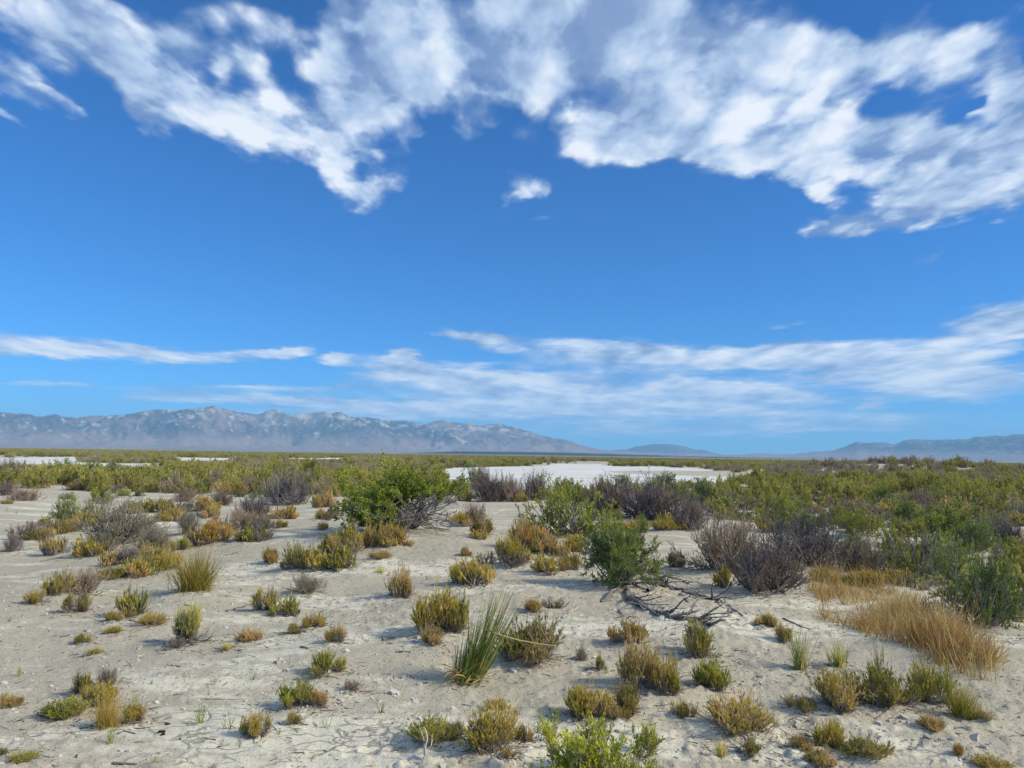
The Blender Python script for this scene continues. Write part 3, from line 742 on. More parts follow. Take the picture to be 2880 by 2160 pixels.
SPROUTS = [('D', 1205, 565, 60), ('D', 1385, 615, 65), ('D', 1340, 620, 32), ('D', 1352, 680, 45), ('D', 875, 725, 75), ('D', 990, 725, 45), ('D', 1060, 730, 30),
 ('D', 1290, 870, 130), ('D', 1480, 905, 140), ('D', 1005, 1145, 90), ('D', 1640, 585, 60), ('D', 982, 608, 40), ('D', 2125, 890, 120), ('D', 2030, 1085, 50),
 ('D', 1805, 935, 60), ('D', 710, 995, 110), ('D', 1085, 490, 40), ('E', 315, 470, 40), ('E', 255, 800, 95), ('E', 1720, 540, 60), ('E', 840, 1140, 60),
 ('E', 555, 910, 55), ('F', 1270, 540, 260), ('F', 60, 210, 40), ('A', 1655, 880, 40), ('A', 1600, 860, 35), ('A', 520, 815, 40), ('A', 1245, 740, 40),
 ('B', 555, 945, 60), ('B', 75, 895, 35), ('A', 215, 610, 38), ('A', 105, 520, 22), ('A', 45, 500, 25), ('D', 170, 930, 50), ('D', 60, 205, 45), ('D', 125, 555, 70)]
# lying sticks: crop, x0, y0, x1, y1, thickness m, label
STICKS = [('D', 395, 305, 475, 290, .016, "short dark stick lying alone on the left sand"),
 ('D', 790, 182, 885, 180, .014, "dark stick between the small golden bush and the tiny olive cushion"),
 ('D', 840, 195, 905, 215, .014, "dark twig touching the flat-topped golden bush"),
 ('D', 1470, 140, 1630, 95, .018, "long dark stick lying left of the round yellow bush"),
 ('D', 1110, 490, 1240, 508, .016, "crooked dark root lying across the pale cracked crust"),
 ('D', 885, 435, 940, 422, .014, "short stick above the pale cracked crust"),
 ('D', 740, 1125, 890, 1130, .012, "long thin stick near the bottom left edge"),
 ('D', 1310, 705, 1580, 712, .014, "long crooked twig on the sand below the pale cracked crust"),
 ('D', 1950, 370, 1995, 378, .016, "stubby stick left of the rounded tan-gold bush"),
 ('D', 1195, 97, 1255, 108, .014, "curled twig below the spiky rush tuft"),
 ('A', 260, 830, 400, 805, .02, "forked dark stick lying on the left wash sand"),
 ('A', 1460, 795, 1570, 760, .02, "thin dark stick right of the spiky rush tuft"),
 ('A', 720, 525, 800, 470, .03, "snag of dark dead wood rising beside the grey bush"),
 ('E', 270, 325, 345, 308, .016, "short dark stick on sand left of the large golden bush"),
 ('E', 355, 405, 450, 402, .016, "short dark stick below the large golden bush's shadow"),
 ('E', 600, 652, 690, 640, .012, "pale thin twig at the left foot of the reeds"),
 ('E', 790, 742, 900, 758, .012, "pale bent twig left of the small gold bush below the reeds"),
 ('E', 1205, 685, 1310, 662, .012, "thin dark stick on sand right of the reeds' foot"),
 ('E', 1320, 95, 1410, 118, .018, "dark stick beside the small orange bush"),
 ('E', 1440, 190, 1530, 105, .022, "bleached forked branch lying on the sand right of the small orange bush"),
 ('F', 335, 388, 470, 405, .014, "dark twig on sand right of the pale golden bush"),
 ('F', 650, 185, 830, 265, .016, "dark branch running down the sand edge above the slim green grass"),
 ('F', 790, 940, 850, 960, .016, "short dark stick behind the bottom right clump"),
 ('F', 1560, 955, 1610, 970, .014, "dark stub beside the small lone brown bush")]
TINT = {
 'gold': {'gold': (1, 1, 1), 'olive': (.72, .76, .85), 'oliv2': (.58, .62, .7), 'orange': (1.0, .87, .95), 'straw': (1.05, .98, 1.5), 'lime': (.84, 1.0, .8), 'pale': (.8, 1.2, 1.3), 'olivegrey': (.72, .76, 1.2)},
 'grey': {'grey': (.74, .74, .8), 'purple': (.74, .62, .66), 'olivegrey': (.92, 1, .85), 'tan': (1.2, 1.02, .88)},
 'green': {'green': (1.15, 1.2, 1.15), 'lime': (1.7, 1.5, 1.05), 'greygreen': (1.25, 1.2, 1.8), 'dark': (.95, 1.05, 1.1), 'pale': (1.7, 1.55, 1.9), 'olive': (1.45, 1.25, 1.0)},
}

# ------------------------------------------------------------------ where the plants stand
ent = []
for (c, x, yb, w, h, kind, tint, label) in PLANTS:
    ox, oy = ORG[c]
    ent.append([ox + x * CS, oy + yb * CS, w * CS, h * CS, kind, tint, label])
E_PX = np.array([e[0] for e in ent]); E_PY = np.array([e[1] for e in ent])
E_HIT = hit(E_PX, E_PY)
plants = []
for e, p in zip(ent, E_HIT):
    rel = p - np.array([0, 0, EYE])
    depth = float((rel @ RNP)[2] * -1)
    r = math.hypot(p[0], p[1])
    sin_t = EYE / max(np.linalg.norm(rel), 1)
    wm = e[2] * depth / F_PX
    hm = max((e[3] * depth / F_PX - 0.42 * wm * sin_t) / math.sqrt(1 - sin_t ** 2), 0.3 * wm)
    q = p + np.array([p[0] / r, p[1] / r, 0]) * (0.08 if e[4] == 'rooted' else 0.2) * wm
    plants.append(dict(x=q[0], y=q[1], w=wm, h=hm, kind=e[4], tint=e[5], label=e[6], d=r, px=e[0], py=e[1]))
    if r < 26 and e[4] not in ('leafy', 'tuft'):
        MOUNDS.append((q[0], q[1], 0.5 * wm + .05, min(0.09 * wm, 0.10)))


# ------------------------------------------------------------------ ground, pans, mountains, air
def build_ground():
    af = np.arange(-48, 48.001, 0.15)
    ab = np.arange(51, 310, 3.0)
    ang = np.radians(np.concatenate([af, ab]))
    rn = [0.35]
    while rn[-1] < 70: rn.append(rn[-1] * 1.0068)
    while rn[-1] < 20000: rn.append(rn[-1] * 1.06)
    r = np.array(rn)
    A, R = np.meshgrid(ang, r)
    X = (R * np.sin(A)).ravel(); Y = (R * np.cos(A)).ravel()
    Z = height(X, Y)
    dist = R.ravel()
    nearf = 1 - sstep(10, 18, dist)
    crust = sstep(0.5, 0.6, fbm((X * .88 + Y * .47) * 0.26, (Y * .88 - X * .47) * .75, 40, 4))
    clod = np.maximum(fbm(X / .07, Y / .05, 50, 2) - 0.57, 0) * 0.055
    plate = (fbm(X / .35, Y / .16, 54, 3) - 0.5)
    Z = Z + nearf * (clod * (0.6 + 0.8 * crust) + crust * np.round(plate * 9) / 9 * 0.045)
    na, nr = len(ang), len(r)
    idx = np.arange(na * nr).reshape(nr, na)
    nx = np.roll(idx, -1, axis=1)
    q = np.stack([idx[:-1], nx[:-1], nx[1:], idx[1:]], -1).reshape(-1, 4)[:, ::-1]
    cz = float(height(np.array([0.0]), np.array([0.0]))[0])
    co = np.stack([X, Y, Z], 1)
    me = new_mesh("ground", co, q, [ground_mat()], smooth=True)
    o = link("ground", me)
    return tag(o, "pale dry silt ground with crusted patches under scattered bushes", "ground", kind="structure")


build_ground()

MAINPAN = [('B', 640, 238), ('B', 700, 223), ('B', 820, 219), ('B', 980, 215), ('B', 1150, 212), ('B', 1340, 206), ('B', 1360, 196), ('B', 1500, 195), ('B', 1680, 192), ('B', 1700, 206),
           ('B', 1830, 213), ('B', 2000, 213), ('B', 2212, 222), ('C', 100, 228), ('C', 210, 233), ('C', 215, 248), ('C', 310, 252), ('C', 320, 268), ('C', 420, 270), ('C', 430, 250),
           ('C', 560, 256), ('C', 540, 276), ('C', 500, 284), ('C', 380, 300), ('C', 240, 330), ('C', 0, 352), ('B', 1800, 352), ('B', 1350, 372), ('B', 1000, 352), ('B', 800, 340), ('B', 620, 268)]
LEFTPAN = [('A', -120, 157), ('A', 480, 150), ('A', 505, 160), ('A', 510, 186), ('A', 640, 189), ('A', 760, 193), ('A', 1050, 193), ('A', 1060, 206), ('A', 880, 217), ('A', 860, 242),
           ('A', 750, 234), ('A', 550, 212), ('A', 300, 226), ('A', 200, 232), ('A', -120, 240)]
STRIP1 = [('A', 1140, 154), ('A', 1510, 159), ('A', 1515, 168), ('A', 1300, 181), ('A', 1160, 181), ('A', 1130, 166)]
STRIP2 = [('A', 1850, 160), ('A', 2212, 157), ('B', 60, 160), ('B', 40, 167), ('A', 1900, 168)]
PANS = []


def build_pan(poly, name, label, jit):
    px = np.array([ORG[c][0] + x * CS for c, x, y in poly]); py = np.array([ORG[c][1] + y * CS for c, x, y in poly])
    g = hit(px, py)[:, :2]
    rng = np.random.default_rng(len(poly) * 7)
    pts = []
    for i in range(len(g)):
        a, b = g[i], g[(i + 1) % len(g)]
        n = max(2, int(np.linalg.norm(b - a) / 1.6))
        for k in range(min(n, 40)):
            pts.append(a + (b - a) * k / min(n, 40))
    pts = np.array(pts)
    pts = pts + np.stack([fbm(pts[:, 0] / 3, pts[:, 1] / 3, 61, 3) - .5, fbm(pts[:, 0] / 3, pts[:, 1] / 3, 67, 3) - .5], 1) * jit
    PANS.append((px, py))
    import bmesh
    bm = bmesh.new()
    vs = [bm.verts.new((p[0], p[1], -0.95 + 0.03)) for p in pts]
    f = bm.faces.new(vs)
    bmesh.ops.triangulate(bm, faces=[f])
    for f in bm.faces:
        if f.normal.z < 0: f.normal_flip()
    me = bpy.data.meshes.new(name); bm.to_mesh(me); bm.free()
    me.materials.append(M_PAN)
    tag(link(name, me), label, "salt pan", kind="structure")


M_PAN = pan_mat()
build_pan(MAINPAN, "salt_pan", "wide white salt pan in the middle distance behind the crest", 3.0)
build_pan(LEFTPAN, "salt_pan", "pale grey-white salt pan at the left behind dark green bushes", 2.0)
build_pan(STRIP1, "salt_pan", "short thin white strip of salt pan left of the middle", 2.0)
build_pan(STRIP2, "salt_pan", "thin white strip of salt pan behind the lime green bushes", 2.0)


def in_pan(px, py):
    res = np.zeros(len(px), bool)
    for (qx, qy) in PANS:
        ins = np.zeros(len(px), bool)
        j = len(qx) - 1
        for i in range(len(qx)):
            c = ((qy[i] > py) != (qy[j] > py)) & (px < (qx[j] - qx[i]) * (py - qy[i]) / (qy[j] - qy[i] + 1e-12) + qx[i])
            ins ^= c; j = i
        res |= ins
    return res


def build_range(name, label, prof, r0, rR, r1, amp, mat, seed, spur=1500.0, foot=0.2, nr=100, step=3.0):
    prof = sorted(prof)
    xs = np.arange(prof[0][0], prof[-1][0] + 1, step)
    ys = np.interp(xs, [p[0] for p in prof], [p[1] for p in prof])
    ys = ys + (fbm(xs / 26.0, xs * 0, seed + 5, 4) - 0.5) * 7.0 * amp
    d = pix_dir(xs, ys)
    az = np.arctan2(d[:, 0], d[:, 1]); te = np.maximum(d[:, 2] / np.hypot(d[:, 0], d[:, 1]), 0)
    r = np.concatenate([np.linspace(r0, rR, nr), np.linspace(rR, r1, 24)[1:]])
    A, R = np.meshgrid(az, r)
    X = R * np.sin(A); Y = R * np.cos(A)
    wob = (fbm(X / 2600, Y / 2600, seed + 9, 3) - 0.5) * 0.5
    t = np.clip((R - r0) / (rR - r0), 0, 1)
    tt = np.clip(t + wob * np.sin(np.pi * t), 0, 1)
    back = np.clip((R - rR) / (r1 - rR), 0, 1)
    base = foot * tt ** 1.4 + (1 - foot) * sstep(0.28, 1.0, tt) ** 1.1
    rid = 1 - np.abs(2 * fbm(X / spur, Y / spur, seed, 5, 0.55) - 1) * 2.2
    h = base * (1 + amp * (rid - 0.55) * np.sin(np.pi * np.clip(t, 0.02, 0.97)) ** 0.7)
    h = h * (1 - back) ** 1.2
    m = (h / R).max(axis=0)
    ker = np.ones(9) / 9
    m = np.convolve(np.pad(m, 4, mode='edge'), ker, 'valid')
    Z = h * (te / m)[None] - 1.6 + (EYE + 1.6) * np.clip(h * 4, 0, 1)
    n2, n1 = Z.shape
    idx = np.arange(n1 * n2).reshape(n2, n1)
    q = np.stack([idx[:-1, :-1], idx[:-1, 1:], idx[1:, 1:], idx[1:, :-1]], -1).reshape(-1, 4)[:, ::-1]
    me = new_mesh(name, np.stack([X.ravel(), Y.ravel(), Z.ravel()], 1), q, [mat], smooth=True)
    return tag(link(name, me), label, "mountains", kind="structure")


def cp(pts, ox, oy=1100):
    return [(ox + x * CS, oy + y * CS) for x, y in pts]


LEFT_PROF = [(-900, 1150), (-500, 1158), (-250, 1152)] + cp([(0, 138), (100, 145), (180, 151), (260, 166), (350, 150), (430, 168), (500, 172), (640, 158), (720, 163), (800, 153), (880, 143), (960, 122),
     (1090, 118), (1140, 132), (1200, 118), (1300, 105), (1385, 95), (1450, 110), (1520, 130), (1630, 148), (1680, 146), (1780, 118), (1840, 135), (1890, 155), (1950, 148), (2070, 132), (2140, 138)], 0) + \
    cp([(0, 133), (40, 150), (90, 172), (180, 168), (260, 185), (340, 195), (420, 195), (520, 210), (620, 190), (720, 195), (780, 205), (820, 203), (900, 225), (950, 218), (1040, 212), (1100, 228),
        (1200, 258), (1260, 275), (1300, 290), (1420, 312), (1500, 325), (1540, 350), (1620, 370), (1720, 382), (1850, 392), (2000, 412)], 960)
MID_PROF = cp([(1560, 412), (1650, 392), (1720, 386), (1800, 380), (1850, 378), (1900, 360), (1950, 355), (2030, 342), (2080, 345), (2130, 343), (2212, 355)], 960) + \
    cp([(50, 370), (90, 380), (130, 380), (200, 398), (260, 412), (300, 425)], 1920)
RIGHT_PROF = cp([(120, 424), (260, 415), (400, 411), (480, 402), (560, 405), (700, 408), (860, 392), (980, 385), (1060, 358), (1130, 327), (1200, 338), (1250, 330), (1310, 333), (1370, 348), (1440, 318),
     (1500, 312), (1620, 315), (1840, 312), (1900, 298), (2000, 290), (2100, 290), (2150, 278), (2212, 278)], 1920) + [(3100, 1216), (3500, 1206), (3900, 1225)]
RISE_PROF = cp([(380, 402), (580, 398), (740, 390), (1200, 394), (1500, 400), (1900, 412), (2212, 420)], 960) + cp([(300, 428), (800, 440), (1200, 447), (1700, 462)], 1920)
build_range("mountain_range", "long rocky blue-grey mountain range across the left horizon", LEFT_PROF, 9000, 12600, 15500, 0.85, rock_mat("range_rock", 1.0, 0.92, None or 0.9, 760.0), 100, 1000.0)
build_range("hill", "small rounded blue hill alone between the two ranges", MID_PROF, 15000, 16300, 17600, 0.35, rock_mat("hill_rock", 0.2, 0.3, 0.95, 330.0), 140)
build_range("mountain_range", "flat-topped blue mesa range on the right horizon", RIGHT_PROF, 10500, 14000, 16800, 0.4, rock_mat("mesa_rock", 0.45, 0.5, 0.95, 520.0), 180, 1100.0, 0.3)
build_range("hill", "long low dark rise on the plain at the foot of the mountains", RISE_PROF, 5200, 6000, 6900, 0.1, rock_mat("rise_scrub", 0.0, 0.1, 1.3, 4.0), 220, 400.0, 0.5, 24)


def build_haze():
    m, g, out = new_mat("haze_air")
    pv = g.node('ShaderNodeVolumePrincipled')
    pv.inputs['Color'].default_value = (0.33, 0.65, 1.0, 1)
    pv.inputs['Density'].default_value = HAZE
    pv.inputs['Anisotropy'].default_value = 0.0
    g.l.new(pv.outputs[0], out.inputs['Volume'])
    b, zt, zb = 21500.0, 900.0, -3.5
    v = [(x, y, z) for z in (zb, zt) for x, y in ((-b, -b), (b, -b), (b, b), (-b, b))]
    f = [(3, 2, 1, 0), (4, 5, 6, 7), (0, 1, 5, 4), (1, 2, 6, 5), (2, 3, 7, 6), (3, 0, 4, 7)]
    o = link("haze", new_mesh("haze", v, f, [m]))
    tag(o, kind="stuff")


HAZE = 6.4e-5
build_haze()


# ------------------------------------------------------------------ plant shapes
def grow(base, d, L, K, curl, up, rng):
    n = len(base)
    pts = [base]; p = base; d = unit(d)
    st = (np.broadcast_to(L, (n,)) / (K - 1))[:, None]
    for k in range(K - 1):
        d = unit(d + rng.normal(size=(n, 3)) * curl + np.array([0, 0, up]))
        p = p + d * st
        pts.append(p)
    return np.stack(pts, 1)


def sprout(pts, m, t0, t1, spread, rng):
    """m child starts along parent paths -> index, base, direction"""
    n, K, _ = pts.shape
    i = np.repeat(np.arange(n), m)
    t = rng.uniform(t0, t1, len(i)) * (K - 1)
    k = np.minimum(t.astype(int), K - 2); f = (t - k)[:, None]
    b = pts[i, k] * (1 - f) + pts[i, k + 1] * f
    d = unit(pts[i, k + 1] - pts[i, k])
    d = unit(d + rng.normal(size=(len(i), 3)) * spread)
    return i, b, d


def clump(p, seed, f):
    return 0.5 * vn(p[:, 0] * f + seed, p[:, 2] * f + p[:, 1] * f * .6, seed) + 0.5 * vn(p[:, 1] * f - seed, p[:, 2] * f + p[:, 0] * f * .5, seed + 3)


def fan(n, rng, maxang, lean=(0, 0)):
    th = rng.uniform(0, 2 * math.pi, n)
    ph = np.radians(maxang) * np.sqrt(rng.uniform(0, 1, n))
    d = np.stack([np.cos(th) * np.sin(ph) + lean[0], np.sin(th) * np.sin(ph) + lean[1], np.cos(ph)], 1)
    return unit(d), th, ph


def make_green(seed, n1=38, m2=5, m3=5, nl=12, leaf=(.046, .016), dens=.80, bare=.26, r=.0035, sides=3, lowskirt=0.0, biteside=False, z0=0.0, ang=92, lobe=.28, tip=1.0):
    """twiggy bush, radius 1, height about 1 before scaling; leaves sit in clumps on the outer twigs"""
    rng = np.random.default_rng(seed)
    d, th, ph = fan(n1, rng, ang)
    base = np.stack([rng.normal(0, .22, n1), rng.normal(0, .22, n1), rng.uniform(-.03, .02, n1) + z0], 1)
    lob = 0.92 - lobe / 2 + lobe * vn(th * 1.6 + seed, ph * 2.2, seed)
    L1 = (0.80 + 0.12 * rng.normal(size=n1)) * lob
    a = grow(base, d, L1, 5, .16, .05, rng)
    i2, b2, d2 = sprout(a, m2, .3, 1., .42, rng)
    b = grow(b2, d2, rng.uniform(.18, .40, len(i2)) * tip, 4, .2, .07, rng)
    i3, b3, d3 = sprout(b, m3, .25, 1., .55, rng)
    c = grow(b3, d3, rng.uniform(.08, .2, len(i3)) * tip, 3, .2, .10, rng)
    if z0 > 0:
        for q in (a, b, c):
            q[..., 2] = np.where(q[..., 2] < .03, .03 + .1 * (q[..., 2] % .2), q[..., 2])
        st = np.stack([a[:, 0] * np.array([.45, .45, 0]), a[:, 0] * np.array([.8, .8, .6]), a[:, 0]], 1)
        a = np.concatenate([st[:, :2], a], 1)
    gs = Geo()
    gs.tubes(a, r * 5, r * 2.4, rng.uniform(.3, .8, len(a)), sides + 1)
    gs.tubes(b, r * 2.2, r * 1.1, rng.uniform(.3, .9, len(b)), sides)
    gs.tubes(c, r * 1.1, r * .6, rng.uniform(.3, 1, len(c)), sides)
    gl = Geo()
    i4, b4, d4 = sprout(c, nl, .05, 1., .75, rng)
    cl = clump(b4, seed, 3.6)
    out = np.linalg.norm(b4 * np.array([1, 1, 1.05]), axis=1)
    keep = (cl * 0.9 + 0.33 * sstep(.35, .9, out) + 0.35 * (b4[:, 2] - bare) + rng.uniform(-.08, .08, len(cl))) > (1 - dens)
    if biteside:      # one lower flank has lost its leaves
        flank = (b4[:, 0] - b4[:, 1] * .25)
        keep &= ~((flank > 0.12) & (b4[:, 2] < .40 + .25 * cl - .3 * (flank < .05)))
    b4, d4, cl = b4[keep], d4[keep], cl[keep]
    tone = np.clip(0.25 + (cl - .5) * 1.0 + rng.normal(0, .15, len(cl)) + 0.25 * b4[:, 2], 0, 1)
    big = rng.uniform(.7, 1.3, len(b4))
    gl.leaves(b4, d4 + np.array([0, 0, .25]), rng, leaf[0] * big, leaf[1] * big, tone)
    return gs, gl


def make_gold(seed, n=300, nl=13, leaf=(.085, .022), tufts=6, r=.0055, ang=66, top=.42, flat=1.0):
    """bush of many wiry stems in several uneven tufts, tips clothed in tiny leaves"""
    rng = np.random.default_rng(seed)
    gs, gl = Geo(), Geo()
    a0 = rng.uniform(0, 6.28)
    m = max(n // 4, 20)
    aa = rng.uniform(0, 6.28, m); rb = rng.uniform(.05, .6, m)
    p = grow(np.stack([np.cos(aa) * rb, np.sin(aa) * rb, np.full(m, .0)], 1), np.stack([np.cos(aa), np.sin(aa), rng.uniform(.05, .5, m)], 1), rng.uniform(.15, .5, m), 4, .22, -.02, rng)
    p[..., 2] = np.maximum(p[..., 2], .015)
    gs.tubes(p, r * 1.2, r * .5, np.clip(rng.normal(.15, .15, m), 0, 1), 3)
    for k in range(tufts):
        m = int(n / tufts * rng.uniform(.6, 1.4))
        a = a0 + k * 2.4 + rng.normal(0, .3); rr = rng.uniform(.25, .72) if k else 0.0
        c0 = np.array([math.cos(a) * rr, math.sin(a) * rr, 0])
        d, th, ph = fan(m, rng, ang, (c0[0] * .55, c0[1] * .55))
        base = c0 * .8 + np.stack([rng.normal(0, .08, m), rng.normal(0, .08, m), rng.uniform(-.03, .0, m)], 1)
        hh = rng.uniform(.55, 1.08) * (1 - .45 * rr)
        L = hh * (0.82 + .17 * rng.normal(size=m)) * (0.62 + .55 * vn(th * 1.3 + seed + k, ph * 2, seed)) * (1 - .22 * np.sin(ph)) * flat
        p = grow(base, d, np.maximum(L, .16), 5, .12, .10, rng)
        gs.tubes(p, r * 1.5, r * .7, np.clip(rng.normal(.5, .25, m), 0, 1), 3)
        i2, b2, d2 = sprout(p, 2, .3, .85, .34, rng)
        q = grow(b2, d2, rng.uniform(.10, .32, len(i2)) * (.5 + .5 * hh), 3, .12, .12, rng)
        gs.tubes(q, r * .9, r * .5, np.clip(rng.normal(.55, .25, len(q)), 0, 1), 3)
        ttone = rng.normal(.56, .17)
        bare = rng.uniform(.30, .50)
        for src, cnt, t0 in ((p, nl, top), (q, max(nl // 2, 3), .2)):
            i4, b4, d4 = sprout(src, cnt, t0, 1.0, .36, rng)
            keep = clump(b4, seed + k, 4.0) + rng.uniform(-.2, .2, len(b4)) > bare
            b4, d4 = b4[keep], d4[keep]
            tone = np.clip(ttone + rng.normal(0, .22, len(b4)) + (clump(b4, seed + 9, 2.0) - .5) * .6, 0, 1)
            s = rng.uniform(.6, 1.3, len(b4))
            gl.leaves(b4, d4 + np.array([0, 0, .5]), rng, leaf[0] * s, leaf[1] * s, tone)
    return gs, gl


def make_grey(seed, n1=90, m2=6, m3=4, nl=4, leaf=(.05, .012), r=.0042, ang=90):
    """bush of bare grey twigs with sparse small leaves or spent heads at the tips"""
    rng = np.random.default_rng(seed)
    d, th, ph = fan(n1, rng, ang)
    base = np.stack([rng.normal(0, .24, n1), rng.normal(0, .24, n1), rng.uniform(-.03, .02, n1)], 1)
    L1 = (.66 + .10 * rng.normal(size=n1)) * (.72 + .42 * vn(th * 1.5 + seed, ph * 2, seed))
    a = grow(base, d, L1, 5, .16, .07, rng)
    i2, b2, d2 = sprout(a, m2, .3, 1., .34, rng)
    b = grow(b2, d2, rng.uniform(.18, .42, len(i2)), 4, .14, .10, rng)
    i3, b3, d3 = sprout(b, m3, .25, 1., .30, rng)
    c = grow(b3, d3, rng.uniform(.10, .22, len(i3)), 3, .12, .14, rng)
    gs, gl = Geo(), Geo()
    gs.tubes(a, r * 4, r * 1.8, rng.uniform(.3, .9, len(a)), 4)
    gs.tubes(b, r * 1.6, r * .9, rng.uniform(.2, .9, len(b)), 3)
    gs.tubes(c, r * .95, r * .5, rng.uniform(.2, 1, len(c)), 3)
    i4, b4, d4 = sprout(c, nl, .35, 1., .4, rng)
    cl = clump(b4, seed, 2.5)
    keep = cl + rng.uniform(-.2, .2, len(cl)) > .44
    b4, d4, cl = b4[keep], d4[keep], cl[keep]
    gl.leaves(b4, d4 + np.array([0, 0, .4]), rng, leaf[0], leaf[1], np.clip(.45 + (cl - .5) * 1.6 + rng.normal(0, .15, len(cl)), 0, 1))
    return gs, gl


def make_tuft(seed, n=120, ang=38, w=.022, K=5, stiff=.02, spread=.10, droop=-.02, tones=(.2, .9), lens=(.45, 1.05), lean=(0, 0)):
    rng = np.random.default_rng(seed)
    d, th, ph = fan(n, rng, ang, lean)
    base = np.stack([rng.normal(0, spread, n), rng.normal(0, spread, n), np.full(n, -.02)], 1)
    p = grow(base, d, rng.uniform(lens[0], lens[1], n), K, stiff, droop, rng)
    g = Geo()
    g.ribbons(p, w * rng.uniform(.6, 1.3, n), rng, rng.uniform(tones[0], tones[1], n))
    return g


# shared shapes: each is made once, its copies share the mesh
MESH = {}


def fit(geos, extra=()):
    """scale a plant so that it spans radius 1 and height 1"""
    V = np.concatenate([np.concatenate(g.v) for g in geos])
    r = np.percentile(np.hypot(V[:, 0], V[:, 1]), 96); h = np.percentile(V[:, 2], 97.0)
    for g in geos:
        g.v = [v / np.array([r, r, h]) for v in g.v]
    return geos


def stock(key, pair, mats, names=('stems', 'foliage')):
    pair = fit(pair)
    MESH.setdefault(key, []).append([(nm, g.mesh(nm, m)) for nm, g, m in zip(names, pair, mats)])


for s in range(9):
    stock('gold', make_gold(200 + s, tufts=3 + s % 5, ang=58 + 4 * (s % 4)), (M_STEM, M_GOLD))
for s in range(3):
    stock('gold_flat', make_gold(230 + s, tufts=8, ang=74, n=320), (M_STEM, M_GOLD))
for s in range(4):
    stock('green', make_green(300 + s), (M_TWIG, M_GREEN))
for s in range(5):
    stock('grey', make_grey(400 + s), (M_TWIG, M_GREY))
stock('big', make_green(510, n1=80, m2=7, m3=6, nl=13, leaf=(.040, .016), dens=1.32, bare=.05, r=.0026, biteside=True, z0=.22, ang=112, lobe=.16, tip=.75), (M_TWIG, M_GREEN))
stock('rooted', make_green(520, n1=76, m2=7, m3=6, nl=12, leaf=(.046, .015), dens=1.35, bare=.0, r=.0032, z0=.36, ang=122, lobe=.25, tip=.85), (M_TWIG, M_GREEN))
stock('broom', make_gold(530, n=420, nl=12, leaf=(.10, .014), tufts=3, r=.004, ang=44, top=.35), (M_TWIG, M_GREEN))
stock('leafy', make_green(545, n1=46, m2=6, m3=5, nl=12, leaf=(.060, .019), dens=.93, bare=.0, r=.004), (M_STEM, M_GREEN))
MESH['rush'] = [[('blades', fit([make_tuft(600, 760, 54, .013, 5, .03, .20, -.005, (.35, 1.0), (.45, 1.12))])[0].mesh('blades', M_REED))]]
for s in range(3):
    MESH.setdefault('tuft', []).append([('blades', fit([make_tuft(610 + s, 110, 40, .030, 5, .05, .12, -.04, (.3, 1.0))])[0].mesh('blades', M_REED))])
for s in range(4):
    MESH.setdefault('sprout', []).append([('blades', make_tuft(620 + s, 9 + 3 * s, 26, .035, 4, .05, .06, -.04, (.1, .75)).mesh('blades', M_REED))])


def make_reed(w, h):
    """reed clump w wide, h tall: short blades at one end, tall ones leaning at the other"""
    rng = np.random.default_rng(77)
    n = 190
    u = np.concatenate([rng.uniform(0, 1, 120), rng.normal(.62, .16, 70)]); u = np.clip(u, 0, 1)
    base = np.stack([(u - .5) * w, rng.normal(0, .05, n), np.full(n, -.03)], 1)
    top = np.interp(u, [0, .15, .35, .6, .8, 1], [.34, .42, .66, 1.0, 1.02, .9])
    L = h * top * rng.uniform(.55, 1.08, n)
    lean = np.interp(u, [0, .3, 1], [.0, .24, .50]) + rng.normal(0, .09, n)
    d = np.stack([lean, rng.normal(-.05, .10, n), np.ones(n)], 1)
    p = grow(base, d, L, 6, .025, .01, rng)
    g = Geo()
    tone = np.clip(np.where(rng.uniform(0, 1, n) < .24, rng.uniform(.8, 1, n), rng.uniform(.0, .66, n)), 0, 1)
    g.ribbons(p, rng.uniform(.006, .0115, n), rng, tone)
    dry = Geo()
    m = 60
    b2 = np.stack([rng.uniform(-.5, .42, m) * w, rng.normal(-.05, .06, m), rng.uniform(0, .05, m)], 1)
    a = rng.uniform(0, 2 * math.pi, m)
    d2 = np.stack([np.cos(a) * .8, np.sin(a) * .8 - .2, rng.uniform(.2, 1.2, m)], 1)
    q = grow(b2, d2, rng.uniform(.10, .34, m), 5, .08, -.16, rng)
    dry.ribbons(q, rng.uniform(.006, .011, m), rng, rng.uniform(.2, 1, m))
    st = Geo()
    k = np.linspace(0, 1, 6)[None, :, None]
    s0 = np.array([[[.10 * w, -.03, h * .52]]]); s1 = np.array([[[.10 * w + .62, -.28, h * .40]]])
    pts = s0 * (1 - k) + s1 * k; pts[..., 2] -= .03 * np.sin(np.pi * k[..., 0])
    st.tubes(pts, .005, .0035, .95, 4)
    return g, dry, st


def z_at(x, y):
    return float(height(np.array([x]), np.array([y]))[0])


